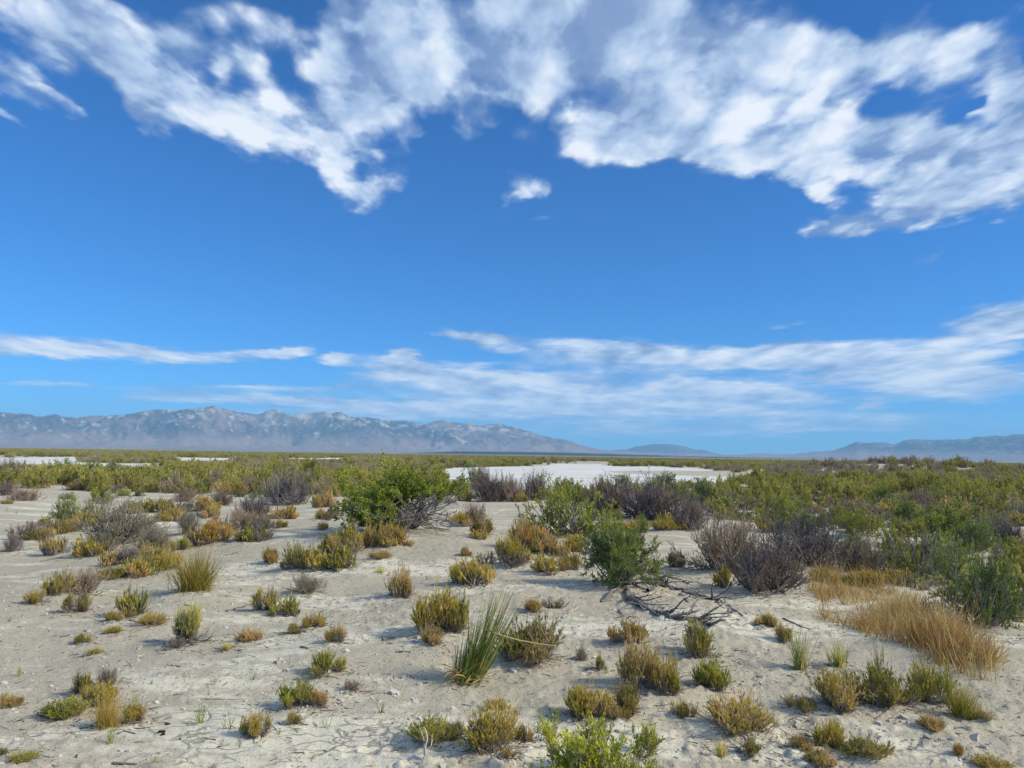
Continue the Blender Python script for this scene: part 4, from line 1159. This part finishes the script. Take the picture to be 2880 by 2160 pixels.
GROUP = {'gold': "golden bushes on the dune", 'green': "green bushes on and behind the dune", 'grey': "grey twiggy bushes on the dune", 'tuft': "grass tufts on the sand"}
NAME = {'gold': "golden_bush", 'green': "green_bush", 'grey': "grey_bush", 'big': "green_bush", 'rooted': "green_bush", 'broom': "broom_bush", 'leafy': "leafy_bush", 'rush': "rush_tuft", 'tuft': "grass_tuft", 'reed': "reed_clump"}
CAT = {'gold': "bush", 'green': "bush", 'grey': "bush", 'big': "bush", 'rooted': "bush", 'broom': "bush", 'leafy': "bush", 'rush': "rush tuft", 'tuft': "grass tuft", 'reed': "reeds"}
rnd = random.Random(4)
count = {}
for P in plants:
    k = P['kind']
    root = bpy.data.objects.new(NAME[k], None)
    root.empty_display_size = 0.1
    COL.objects.link(root)
    z = z_at(P['x'], P['y'])
    root.location = (P['x'], P['y'], z)
    tag(root, P['label'], CAT[k], GROUP.get('green' if k in ('big', 'rooted') else k))
    if k == 'reed':
        g, dry, st = make_reed(P['w'], P['h'])
        o = link("blades", g.mesh("blades", M_REED), root)
        o = link("dry_blades", dry.mesh("dry_blades", M_DRYG), root)
        o = link("bent_stalk", st.mesh("bent_stalk", M_DRYG), root)
        continue
    key = k
    if k == 'tuft' and P['tint'] == 'olive': key = 'rush'
    if k == 'gold' and P['h'] < 0.48 * P['w']: key = 'gold_flat'
    var = MESH[key]
    count[key] = count.get(key, -1) + 1
    parts = var[count[key] % len(var)]
    bx = {'big': .86, 'rooted': .84}.get(k, .95); hz = {'gold': 1.25, 'big': 1.2, 'rooted': 1.06}.get(k, .97)
    root.scale = (P['w'] / 2 / bx, P['w'] / 2 / bx * rnd.uniform(.85, 1.05), P['h'] / hz)
    root.rotation_euler = (0, 0, 0 if k in ('big',) else rnd.uniform(0, 6.28))
    tk = {'tuft': 'gold', 'rush': 'gold', 'big': 'green', 'rooted': 'green', 'broom': 'green', 'leafy': 'green'}.get(k, k)
    tints = {'broom': (2.1, 1.65, 2.6), 'leafy': (2.5, 2.1, 1.5), 'big': (1.2, 1.2, 1.0), 'rush': (1.0, .80, .62), 'rooted': (1.3, 1.25, 1.6)}
    tint = tints.get(k) or TINT[tk].get(P['tint']) or (1, 1, 1)
    if k == 'tuft':
        tint = {'green': (.85, 1, 1), 'olive': (1.1, .92, .7), 'straw': (1.7, 1.45, 1.5), 'pale': (1.6, 1.7, 1.6)}[P['tint']]
    for nm, me in parts:
        o = link(nm, me, root)
        if nm == 'stems':
            o.color = (1, 1, 1, 1) if k != 'grey' else {'grey': (.85, .84, .9, 1), 'purple': (.88, .84, .86, 1), 'olivegrey': (1.15, 1.12, 1.0, 1), 'tan': (1.5, 1.35, 1.15, 1)}[P['tint']]
        else:
            o.color = (*tint, 1)

# ------------------------------------------------------------------ little grasses, sticks, dead wood
sp = np.array([(ORG[c][0] + x * CS, ORG[c][1] + y * CS, h * CS) for c, x, y, h in SPROUTS])
SP = hit(sp[:, 0], sp[:, 1], height)
for i, (p, s) in enumerate(zip(SP, sp)):
    dep = math.hypot(p[0], p[1])
    hm = s[2] * dep / F_PX * 1.05
    nm, me = MESH['sprout'][i % 4][0]
    o = link("grass_sprout", me)
    o.location = (p[0], p[1], p[2] - .005); o.scale = (hm * .9, hm * .9, hm) if s[2] < 90 else (hm * .3, hm * .3, hm); o.rotation_euler = (0, 0, rnd.uniform(0, 6.28))
    o.color = [(.9, 1.05, 1, 1), (1.6, 1.4, 1.2, 1), (.8, 1, .9, 1), (1.3, 1.25, 1, 1)][i % 4]
    tag(o, "thin sprout of a few grass blades standing on the bare sand", "grass sprout", "grass sprouts on the bare sand")


def branch_mesh(name, path, r0, r1, rng, nside, slen, mat, lift=0.0, sides=6):
    """a crooked dead branch along ground points, with side twigs"""
    path = np.array(path, float)
    n = 14
    t = np.linspace(0, len(path) - 1, n)
    P = np.stack([np.interp(t, np.arange(len(path)), path[:, j]) for j in range(3)], 1)
    jit = rng.normal(size=(n, 3)) * np.linalg.norm(path[-1] - path[0]) * .018; jit[:, 2] *= .4
    P = P + jit
    c = P.mean(0).copy(); c[2] = z_at(c[0], c[1])
    P = P - c
    g = Geo()
    g.tubes(P[None], r0, r1, .5, sides)
    if nside:
        i, b, d = sprout(P[None], nside, .15, .95, .45, rng)
        d[:, 2] = np.abs(d[:, 2]) * .35
        q = grow(b, d, rng.uniform(.3, 1, nside) * slen, 6, .18, -.02, rng)
        g.tubes(q, rng.uniform(.35, .7, nside) * r0, r1 * .35, rng.uniform(.2, .9, nside), 5)
        i, b, d = sprout(q, 2, .3, .9, .5, rng)
        q2 = grow(b, d, rng.uniform(.2, .6, len(b)) * slen * .6, 4, .2, -.03, rng)
        g.tubes(q2, r1 * .5, r1 * .25, rng.uniform(.2, .9, len(b)), 4)
    me = g.mesh(name, mat)
    me.polygons.foreach_set("use_smooth", np.ones(len(me.polygons), bool))
    o = link(name, me)
    o.location = c
    return o


rng = np.random.default_rng(5)
for (c, x0, y0, x1, y1, th, label) in STICKS:
    ox, oy = ORG[c]
    xs = np.linspace(x0, x1, 4); ys = np.linspace(y0, y1, 4)
    pts = hit(ox + xs * CS, oy + ys * CS, height)
    pts[:, 2] = height(pts[:, 0], pts[:, 1]) + th * .35
    L = np.linalg.norm(pts[-1] - pts[0])
    up = 'snag' in label
    if up:
        pts = np.linspace(pts[0], pts[0] + np.array([.55, .1, .45]), 4)
    m = M_BLEACH if ('bleached' in label or 'pale' in label) else M_WOOD
    o = branch_mesh("stick", pts, th * .62, th * .25, rng, 3 if ('fork' in label or up) else 1, L * .35, m)
    tag(o, label, "stick", "sticks lying on the sand")


def dead(path, r0, r1, ns, sl, label, mat=None, lifts=None):
    px = np.array([1620 + x * .226 for x, y in path]); py = np.array([1440 + y * .226 for x, y in path])
    p = hit(px, py, height)
    p[:, 2] = height(p[:, 0], p[:, 1]) + r0 * .4
    if lifts is not None: p[:, 2] += np.array(lifts)
    o = branch_mesh("dead_branch", p, r0, r1, rng, ns, sl, mat or M_WOOD)
    tag(o, label, "dead branch", "dead branches and roots under the front bush")


dead([(330, 1130), (430, 1060), (560, 960), (680, 915), (760, 935)], .021, .014, 9, .3, "thick bent grey root arching out from under the bare-rooted green bush", None, (0, .03, .06, .05, .0))
dead([(640, 960), (680, 1100), (860, 1220), (1120, 1300), (1420, 1370), (1720, 1415), (1930, 1340)], .028, .008, 22, .5, "longest dead branch sweeping down the sand below the bare-rooted bush")
dead([(690, 1080), (850, 1190), (1000, 1260), (1280, 1330), (1500, 1380)], .020, .008, 20, .40, "dense dead branch lying against the longest one at its root end")
dead([(760, 780), (1000, 860), (1250, 950), (1500, 1035), (1750, 1110), (1950, 1250)], .024, .008, 20, .5, "long dead branch reaching from the bare-rooted bush towards the needle-twigged bush")
dead([(790, 830), (960, 890), (1130, 950), (1280, 1030)], .028, .012, 4, .30, "blunt ended dead branch between two longer ones by the bare-rooted bush")
dead([(1000, 800), (1250, 830), (1400, 900)], .016, .007, 6, .35, "thin upper dead branch beside the straw-tan bush")
dead([(880, 1020), (960, 1005), (1030, 975)], .022, .016, 0, .1, "stubby dead branch end sticking out over the sand", None, (.03, .05, .08))
dead([(1310, 1030), (1400, 1130), (1490, 1180)], .013, .006, 1, .15, "short thin dead twig alone between the two long branches")
dead([(1880, 1160), (1980, 1230), (2080, 1300)], .014, .006, 2, .2, "dark dead twig at the lower end of the upper long branch")
dead([(1800, 1130), (1880, 1180), (1940, 1260)], .016, .008, 3, .25, "crooked dead twig under the needle-twigged bush")
dead([(500, 1240), (620, 1330), (720, 1400)], .012, .005, 3, .2, "thin dead twig below the thick bent grey root")


def bleached():
    ox, oy = ORG['E']
    p = hit([ox + x * CS for x in (385, 450, 540)], [oy + y * CS for y in (1140, 1128, 1125)], height)
    p[:, 2] = height(p[:, 0], p[:, 1]) + .012
    o = branch_mesh("dead_branch", p, .008, .009, rng, 0, .1, M_BLEACH)
    tag(o, "bleached crooked dead stem lying and standing beside the green-gold bush", "dead branch", "dead branches and roots under the front bush")
    b = p[-1] - np.array(o.location)
    g = Geo()
    for (dx, dz, r) in ((.0, .17, .008), (-.03, .15, .005), (.03, .12, .005)):
        st = np.linspace(b, b + np.array([dx, .05, dz]), 6) + rng.normal(size=(6, 3)) * .008
        g.tubes(st[None], r, r * .45, .7, 6)
    link("upright_stem", g.mesh("upright_stem", M_BLEACH), o)


bleached()
ox, oy = ORG['D']
for i, (x, y, s, lb) in enumerate(((1050, 925, .020, "larger dark clod of the two stuck together on the bottom left sand"), (1056, 943, .015, "smaller dark clod touching a larger one on the bottom left sand"), (1085, 872, .017, "dark flat clod just above the pair of clods at the bottom left"))):
    p = hit([ox + x * CS], [oy + y * CS], height)[0]
    import bmesh
    bm = bmesh.new(); bmesh.ops.create_icosphere(bm, subdivisions=3, radius=s)
    for v in bm.verts:
        f = 1 + (float(vn(v.co.x / s * 2 + i * 7, v.co.y / s * 2 + v.co.z / s * 3, 9)) - .5) * .8
        v.co *= f; v.co.z *= .6 if i < 2 else .35
    me = bpy.data.meshes.new("clod"); bm.to_mesh(me); bm.free(); me.materials.append(M_DUNG)
    o = link("clod", me); o.location = (p[0], p[1], p[2] + s * .25)
    tag(o, lb, "clod", "dark clods on the sand")


def pt_in(poly, x, y):
    ins = np.zeros(len(x), bool); j = len(poly) - 1
    for i in range(len(poly)):
        (xi, yi), (xj, yj) = poly[i], poly[j]
        ins ^= ((yi > y) != (yj > y)) & (x < (xj - xi) * (y - yi) / (yj - yi + 1e-12) + xi); j = i
    return ins


def build_dry_grass():
    rng = np.random.default_rng(31)
    poly = [(780, -70), (860, 60), (900, 190), (1150, 290), (1460, 400), (1680, 510), (1900, 585), (2110, 590), (2090, 480), (1950, 390), (1780, 320), (1600, 190), (1380, 30), (1150, -60), (950, -110)]
    poly = [(ORG['F'][0] + a * CS, ORG['F'][1] + b * CS) for a, b in poly]
    xs = rng.uniform(2240, 2850, 9000); ys = rng.uniform(1605, 1920, 9000)
    ok = pt_in(poly, xs, ys)
    p = hit(xs[ok], ys[ok], height)
    p = p[vn(p[:, 0] * 1.9, p[:, 1] * 1.9, 75) + rng.uniform(-.22, .22, len(p)) > .46][:760]
    g = Geo()
    m = 9
    n = len(p) * m
    lean = rng.normal(0, .13, (len(p), 2)).repeat(m, 0)
    b = np.repeat(p, m, 0) + rng.normal(0, .035, (n, 3)) * np.array([1, 1, 0])
    b[:, 2] = height(b[:, 0], b[:, 1]) - .01
    d = np.stack([lean[:, 0] + rng.normal(0, .30, n), lean[:, 1] + rng.normal(0, .30, n), np.ones(n)], 1)
    big = (0.35 + 1.1 * vn(p[:, 0] * 1.6, p[:, 1] * 1.6, 71) * rng.uniform(.6, 1.3, len(p))).repeat(m)
    L = rng.uniform(.10, .34, n) * big
    tall = rng.uniform(0, 1, n) < .03
    L[tall] = rng.uniform(.35, .65, tall.sum())
    q = grow(b, d, L, 5, .14, -.05, rng)
    red = vn(b[:, 0] * 1.1, b[:, 1] * 1.1, 73)
    g.ribbons(q, rng.uniform(.003, .0075, n), rng, np.clip(red * .9 - .42 * np.clip((4.3 - b[:, 0]) / 1.2, 0, 1) + rng.normal(.14, .36, n), 0, 1))
    o = link("dry_grass", g.mesh("dry_grass", M_DRYG))
    tag(o, "reddish tan dry grass covering the right edge of the dune", "dry grass", kind="stuff")


build_dry_grass()


def build_litter():
    rng = np.random.default_rng(32)
    near = [P for P in plants if P['d'] < 18]
    n = 12000
    w = np.array([P['w'] for P in near]); w = w / w.sum()
    pick = rng.choice(len(near), n, p=w)
    a = rng.uniform(0, 6.28, n)
    rr = np.array([near[i]['w'] for i in pick]) * (0.3 + np.abs(rng.normal(0, .55, n)))
    b = np.stack([np.array([near[i]['x'] for i in pick]) + np.cos(a) * rr, np.array([near[i]['y'] for i in pick]) + np.sin(a) * rr, np.zeros(n)], 1)
    k = n // 5
    b[:k, 0] = rng.uniform(-6, 6, k); b[:k, 1] = rng.uniform(3.6, 13, k)
    b[:, 2] = height(b[:, 0], b[:, 1]) + .004
    th = rng.uniform(0, 6.28, n)
    d = np.stack([np.cos(th), np.sin(th), rng.normal(.06, .12, n)], 1)
    L = rng.uniform(.02, .10, n); L[rng.uniform(0, 1, n) < .08] *= 2.2
    q = grow(b, d, L, 4, .16, -.02, rng)
    g = Geo()
    g.tubes(q, rng.uniform(.0014, .0045, n), .001, np.clip(rng.normal(.25, .25, n), 0, 1), 3)
    o = link("twig_litter", g.mesh("twig_litter", M_TWIG))
    tag(o, "fine dark twig litter strewn over the sand around the bushes", "litter", kind="stuff")


def build_chips():
    rng = np.random.default_rng(33)
    n = 15000
    r = 3.4 * (13 / 3.4) ** rng.uniform(0, 1, n) ; a = np.radians(rng.uniform(-42, 42, n))
    x = r * np.sin(a); y = r * np.cos(a)
    keep = vn(x * .9, y * .9, 88) + rng.uniform(-.25, .25, n) > .48
    x, y, r = x[keep], y[keep], r[keep]; n = len(x)
    z = height(x, y)
    s = rng.lognormal(-4.75, .5, n)
    th = rng.uniform(0, 6.28, n)
    V, Q = [], []
    ring = []
    for k in range(5):
        ang = th + k * 2 * math.pi / 5 + rng.normal(0, .22, n)
        rad = s * rng.uniform(.7, 1.2, n)
        ring.append((np.cos(ang) * rad, np.sin(ang) * rad))
    tl = rng.normal(0, .25, (n, 2)); hgt = s * rng.uniform(.25, .6, n)
    vs = []
    for lev in (0, 1):
        for (cx, cy) in ring:
            f = 1.0 if lev == 0 else .82
            zz = z - s * .3 if lev == 0 else z + hgt + (cx * tl[:, 0] + cy * tl[:, 1])
            vs.append(np.stack([x + cx * f, y + cy * f, zz], 1))
    vs.append(np.stack([x, y, z + hgt], 1))
    v = np.stack(vs, 1).reshape(-1, 3)
    b = np.arange(n)[:, None] * 11
    qs = [b + np.array([[k, (k + 1) % 5, 5 + (k + 1) % 5, 5 + k]]) for k in range(5)]
    tp = [b + np.array([[5, 6, 7, 10]]), b + np.array([[7, 8, 9, 10]]), b + np.array([[9, 5, 10, 10]])]
    q = np.concatenate(qs + tp[:2], 0)
    tri = np.concatenate([b + np.array([[9, 5, 10]])], 0)
    me = bpy.data.meshes.new("crust_chips")
    me.from_pydata(v.tolist(), [], q.tolist() + tri.tolist())
    at = me.attributes.new("tone", 'FLOAT', 'POINT'); at.data.foreach_set("value", np.repeat(rng.uniform(0, 1, n), 11).astype(np.float32))
    me.materials.append(M_CLOD)
    o = link("crust_chips", me)
    tag(o, "small chips of dried crust lying on the sand", "crust chips", kind="stuff")


build_litter()
build_chips()

# ------------------------------------------------------------------ bushes of the middle distance, one by one
LOD = {'green': [], 'grey': [], 'gold': []}
for s in range(4):
    LOD['green'].append(join_geos("green_bush", [(a, m) for a, m in zip(fit(make_green(700 + s, 26, 4, 4, 10, (.085, .034), .80, .18, .006)), (M_TWIG, M_DUSTY))]))
    LOD['grey'].append(join_geos("grey_bush", [(a, m) for a, m in zip(fit(make_grey(720 + s, 34, 4, 3, 5, (.09, .03), .008)), (M_TWIG, M_GREY))]))
    LOD['gold'].append(join_geos("golden_bush", [(a, m) for a, m in zip(fit(make_gold(740 + s, 90, 8, (.14, .045), 5, .011)), (M_STEM, M_GOLD))]))


def first_row(px):
    return np.interp(px, [0, 250, 520, 700, 900, 960, 1250, 1400, 1900, 2150, 2300, 2500, 2700, 2880],
                     [1362, 1372, 1388, 1400, 1390, 1390, 1394, 1398, 1428, 1485, 1600, 1690, 1770, 1850])


def pan_line(px):
    return np.interp(px, [0, 232, 240, 460, 475, 500, 655, 670, 800, 806, 955, 965, 1230, 1250, 1950, 2060, 2120, 2140, 2880], [1310, 1310, 1313, 1314, 1300, 1298, 1297, 1272, 1272, 1292, 1292, 1270, 1270, 1357, 1352, 1336, 1320, 1270, 1270])


rng = np.random.default_rng(11)
cand = []
hp = np.array([(P['x'], P['y'], P['w']) for P in plants])


def spread(n, d0, d1, half=0.80):
    y = np.sqrt(rng.uniform(d0 ** 2, d1 ** 2, n)); x = rng.uniform(-half, half, n) * y
    return x, y


x, y = spread(5200, 9, 48)
taken = np.zeros((0, 3))
w = np.clip(rng.lognormal(0.02, .33, len(x)), .45, 1.9)
z = ground_z(x, y)
px, py = project(np.stack([x, y, z], 1))
dens = fbm(x / 5.0, y / 5.0, 91, 3)
ok = (py < first_row(px) + rng.normal(0, 6, len(x))) & ~in_pan(px, py) & (dens > .36) & (px > -350) & (px < 3250)
x, y, z, w, px, py, dens = [v[ok] for v in (x, y, z, w, px, py, dens)]
sel = []
gx = []
for i in range(len(x)):
    lim = 0.52 * w[i]
    if len(hp) and (np.hypot(hp[:, 0] - x[i], hp[:, 1] - y[i]) < lim * .6 + hp[:, 2] * .42).any():
        continue
    if gx:
        G = np.array(gx)
        if (np.hypot(G[:, 0] - x[i], G[:, 1] - y[i]) < lim + G[:, 2] * .56).any():
            continue
    gx.append((x[i], y[i], w[i])); sel.append(i)
sel = np.array(sel)
x, y, z, w, px, py, dens = [v[sel] for v in (x, y, z, w, px, py, dens)]
kn = fbm(x / 9.0, y / 9.0, 95, 2) + rng.normal(0, .13, len(x))
kind = np.where(kn > .54, 'green', np.where(kn > .40, 'grey', 'gold'))
kind = np.where((kind == 'gold') & (px > 2000) & (rng.uniform(0, 1, len(x)) < .4), 'grey', kind)
hmul = {'green': .46, 'grey': .46, 'gold': .46}
order = np.argsort(np.hypot(x, y))
made = {'green': 0, 'grey': 0, 'gold': 0}
rest = []
TNT = {'green': [(1.0, 1.05, 1.0), (1.4, 1.3, .95), (1.1, 1.08, 1.35), (1.35, 1.2, 1.0), (1.2, 1.2, 1.1)], 'grey': [(.95, .95, 1.0), (1.0, .85, .86), (1.2, 1.25, 1.05), (1.4, 1.25, 1.1)], 'gold': [(1, 1, 1), (.7, .8, .8), (.95, .88, 1.0), (1, .95, 1.3)]}
SCOL = {'green': "green", 'grey': "grey twiggy", 'gold': "golden"}
PLACE = [(900, "between the white wash and the mountain-side salt pans", "left flat"), (2130, "between the crest and the wide white salt pan", "hollow before the pan"), (9999, "of the dense scrub flat below the mesa range", "right flat")]
SHOWN = {}
for i in order:
    k = kind[i]
    ww = w[i] * (.8 if k == 'gold' else 1.05)
    hh = ww * hmul[k] * rng.uniform(.8, 1.25)
    # bushes before the pans stay low enough to leave them in view
    tx, ty = project(np.array([[x[i], y[i], z[i] + hh]]))
    lim = pan_line(px[i]) - rng.uniform(-4, 4)
    if ty[0] < lim:
        f = (py[i] - lim) / max(py[i] - ty[0], 1e-6)
        if f < .3: continue
        hh *= f; ww *= max(f, .6)
    cap = 290 - {'green': 45, 'grey': 125, 'gold': 230}[k]
    if made[k] >= cap or px[i] < -60 or px[i] > 2940:
        rest.append((x[i], y[i], z[i], ww, hh, k)); continue
    me = LOD[k][made[k] % 4]
    o = link({'green': "green_bush", 'grey': "grey_bush", 'gold': "golden_bush"}[k], me)
    made[k] += 1
    SHOWN.setdefault(k, []).append(o)
    o.location = (x[i], y[i], z_at(x[i], y[i]) - .02)
    o.scale = (ww / 2, ww / 2, hh); o.rotation_euler = (0, 0, rng.uniform(0, 6.28))
    o.color = (*TNT[k][int(rng.integers(len(TNT[k])))], 1)
    pl = next(q for q in PLACE if px[i] < q[0])
    tag(o, SCOL[k] + " bush among the many " + pl[1], "bush", SCOL[k] + " bushes on the " + pl[2])

# low companions that grow between the larger bushes of the dune
rg = np.random.default_rng(21)
LOW = {'gold': ("low golden scrub bush growing between the larger bushes of the dune", "low golden scrub on the dune"),
       'grey': ("low grey twiggy scrub bush growing between the larger bushes of the dune", "low grey scrub on the dune")}
kk = 0
for P in plants:
    if not (8.0 < P['d'] < 30 and P['kind'] in ('gold', 'grey', 'green', 'big')):
        continue
    for j in range(int(rg.integers(0, 4)) if P['d'] > 10.5 else int(rg.integers(0, 2))):
        a = rg.uniform(0, 6.28); q = P['w'] * rg.uniform(.45, .95)
        qx, qy = P['x'] + math.cos(a) * q, P['y'] + math.sin(a) * q * .8
        k = 'gold' if rg.uniform() < (.62 if P['kind'] == 'gold' else .45) else 'grey'
        ww = rg.uniform(.18, .44) * (1 + .03 * P['d']); hh = ww * rg.uniform(.35, .62)
        me = LOD[k][kk % 4]; kk += 1
        o = link({'grey': "grey_bush", 'gold': "golden_bush"}[k], me)
        o.location = (qx, qy, z_at(qx, qy) - .015); o.scale = (ww / 2, ww / 2 * .9, hh); o.rotation_euler = (0, 0, rg.uniform(0, 6.28))
        o.color = (*TNT[k][int(rg.integers(len(TNT[k])))], 1)
        tag(o, LOW[k][0], "bush", LOW[k][1])

# ------------------------------------------------------------------ the scrub beyond, past counting
x, y = spread(26000, 46, 175, .78)
den = fbm(x / 11.0, y / 11.0, 93, 3)
w = np.clip(rng.lognormal(.12, .3, len(x)), .6, 2.2)
px, py = project(np.stack([x, y, np.full(len(x), -.95)], 1))
z = ground_z(x, y)
ok = (~in_pan(px, py)) & (den > .36) & (rng.uniform(0, 1, len(x)) < .46)
far = [v[ok] for v in (x, y, z, w)]
x2, y2 = spread(30000, 175, 1000, .78)
w2 = np.clip(rng.lognormal(.75, .35, len(x2)), 1.2, 5)
den2 = fbm(x2 / 40.0, y2 / 25.0, 94, 3)
px2, py2 = project(np.stack([x2, y2, np.full(len(x2), -.95)], 1))
ok2 = (~in_pan(px2, py2)) & (den2 > .40)
far2 = [v[ok2] for v in (x2, y2, ground_z(x2, y2), w2)]
FX = np.concatenate([far[0], far2[0], np.array([r[0] for r in rest])]); FY = np.concatenate([far[1], far2[1], np.array([r[1] for r in rest])])
FZ = np.concatenate([far[2], far2[2], np.array([r[2] for r in rest])])
FW = np.concatenate([far[3], far2[3], np.array([r[3] for r in rest])])
n = len(FX)
FH = np.where(np.hypot(FX, FY) > 175, np.minimum(FW * .5, 1.3), FW * .66) * rng.uniform(.75, 1.25, n)
kn = fbm(FX / 22.0, FY / 22.0, 96, 2) + rng.normal(0, .12, n)
FK = np.where(kn > .45, 0, 1)
nr_ = len(rest)
if nr_:
    FH[-nr_:] = [r[4] for r in rest]; FK[-nr_:] = [(0, 1, 1)[('green', 'grey', 'gold').index(r[5])] for r in rest]
# keep the pans open to view
tx, ty = project(np.stack([FX, FY, FZ + FH], 1)); bx, by = project(np.stack([FX, FY, FZ], 1))
lim = pan_line(bx)
over = (ty < lim) & (by > lim)
f = np.where(over, (by - lim) / np.maximum(by - ty, 1e-6), 1)
keep = f > .3
FX, FY, FZ, FW, FH, FK, f = [v[keep] for v in (FX, FY, FZ, FW, FH, FK, f)]
FH = FH * f; n = len(FX)
me = bpy.data.meshes.new("scrub")
me.vertices.add(n); me.vertices.foreach_set("co", np.stack([FX, FY, FZ - .03], 1).astype(np.float32).ravel())
a = me.attributes.new("pick", 'INT', 'POINT'); a.data.foreach_set("value", (FK * 4 + rng.integers(0, 4, n)).astype(np.int32))
a = me.attributes.new("size", 'FLOAT_VECTOR', 'POINT'); a.data.foreach_set("vector", np.stack([FW / 2, FW / 2, FH], 1).astype(np.float32).ravel())
a = me.attributes.new("turn", 'FLOAT_VECTOR', 'POINT'); a.data.foreach_set("vector", np.stack([FW * 0, FW * 0, rng.uniform(0, 6.28, n)], 1).astype(np.float32).ravel())
scrub = link("scrub", me)
scrub.color = (1.5, 1.42, 1.15, 1)
tag(scrub, "low green and grey scrub covering the plain to the horizon", "scrub", kind="stuff")
ng = bpy.data.node_groups.new("scrub_scatter", 'GeometryNodeTree')
ng.interface.new_socket("Geometry", in_out='INPUT', socket_type='NodeSocketGeometry')
ng.interface.new_socket("Geometry", in_out='OUTPUT', socket_type='NodeSocketGeometry')
gi = ng.nodes.new('NodeGroupInput'); go = ng.nodes.new('NodeGroupOutput')
iop = ng.nodes.new('GeometryNodeInstanceOnPoints'); jn = ng.nodes.new('GeometryNodeJoinGeometry')
m2p = ng.nodes.new('GeometryNodeMeshToPoints')
for k in ('gold', 'grey', 'green'):            # joined last first
    for s in (3, 2, 1, 0):
        oi = ng.nodes.new('GeometryNodeObjectInfo'); oi.transform_space = 'ORIGINAL'
        oi.inputs['Object'].default_value = next(o for o in SHOWN[k] if o.data == LOD[k][s]); oi.inputs['As Instance'].default_value = True
        ng.links.new(oi.outputs['Geometry'], jn.inputs[0])


def na(name, typ):
    nd = ng.nodes.new('GeometryNodeInputNamedAttribute'); nd.data_type = typ; nd.inputs['Name'].default_value = name
    return nd.outputs[0]


ng.links.new(gi.outputs[0], m2p.inputs[0]); ng.links.new(m2p.outputs[0], iop.inputs['Points'])
ng.links.new(jn.outputs[0], iop.inputs['Instance'])
iop.inputs['Pick Instance'].default_value = True
ng.links.new(na("pick", 'INT'), iop.inputs['Instance Index'])
ng.links.new(na("turn", 'FLOAT_VECTOR'), iop.inputs['Rotation'])
ng.links.new(na("size", 'FLOAT_VECTOR'), iop.inputs['Scale'])
ng.links.new(iop.outputs[0], go.inputs[0])
scrub.modifiers.new("scatter", 'NODES').node_group = ng
print("individual:", made, "rest", nr_, "scrub", n)
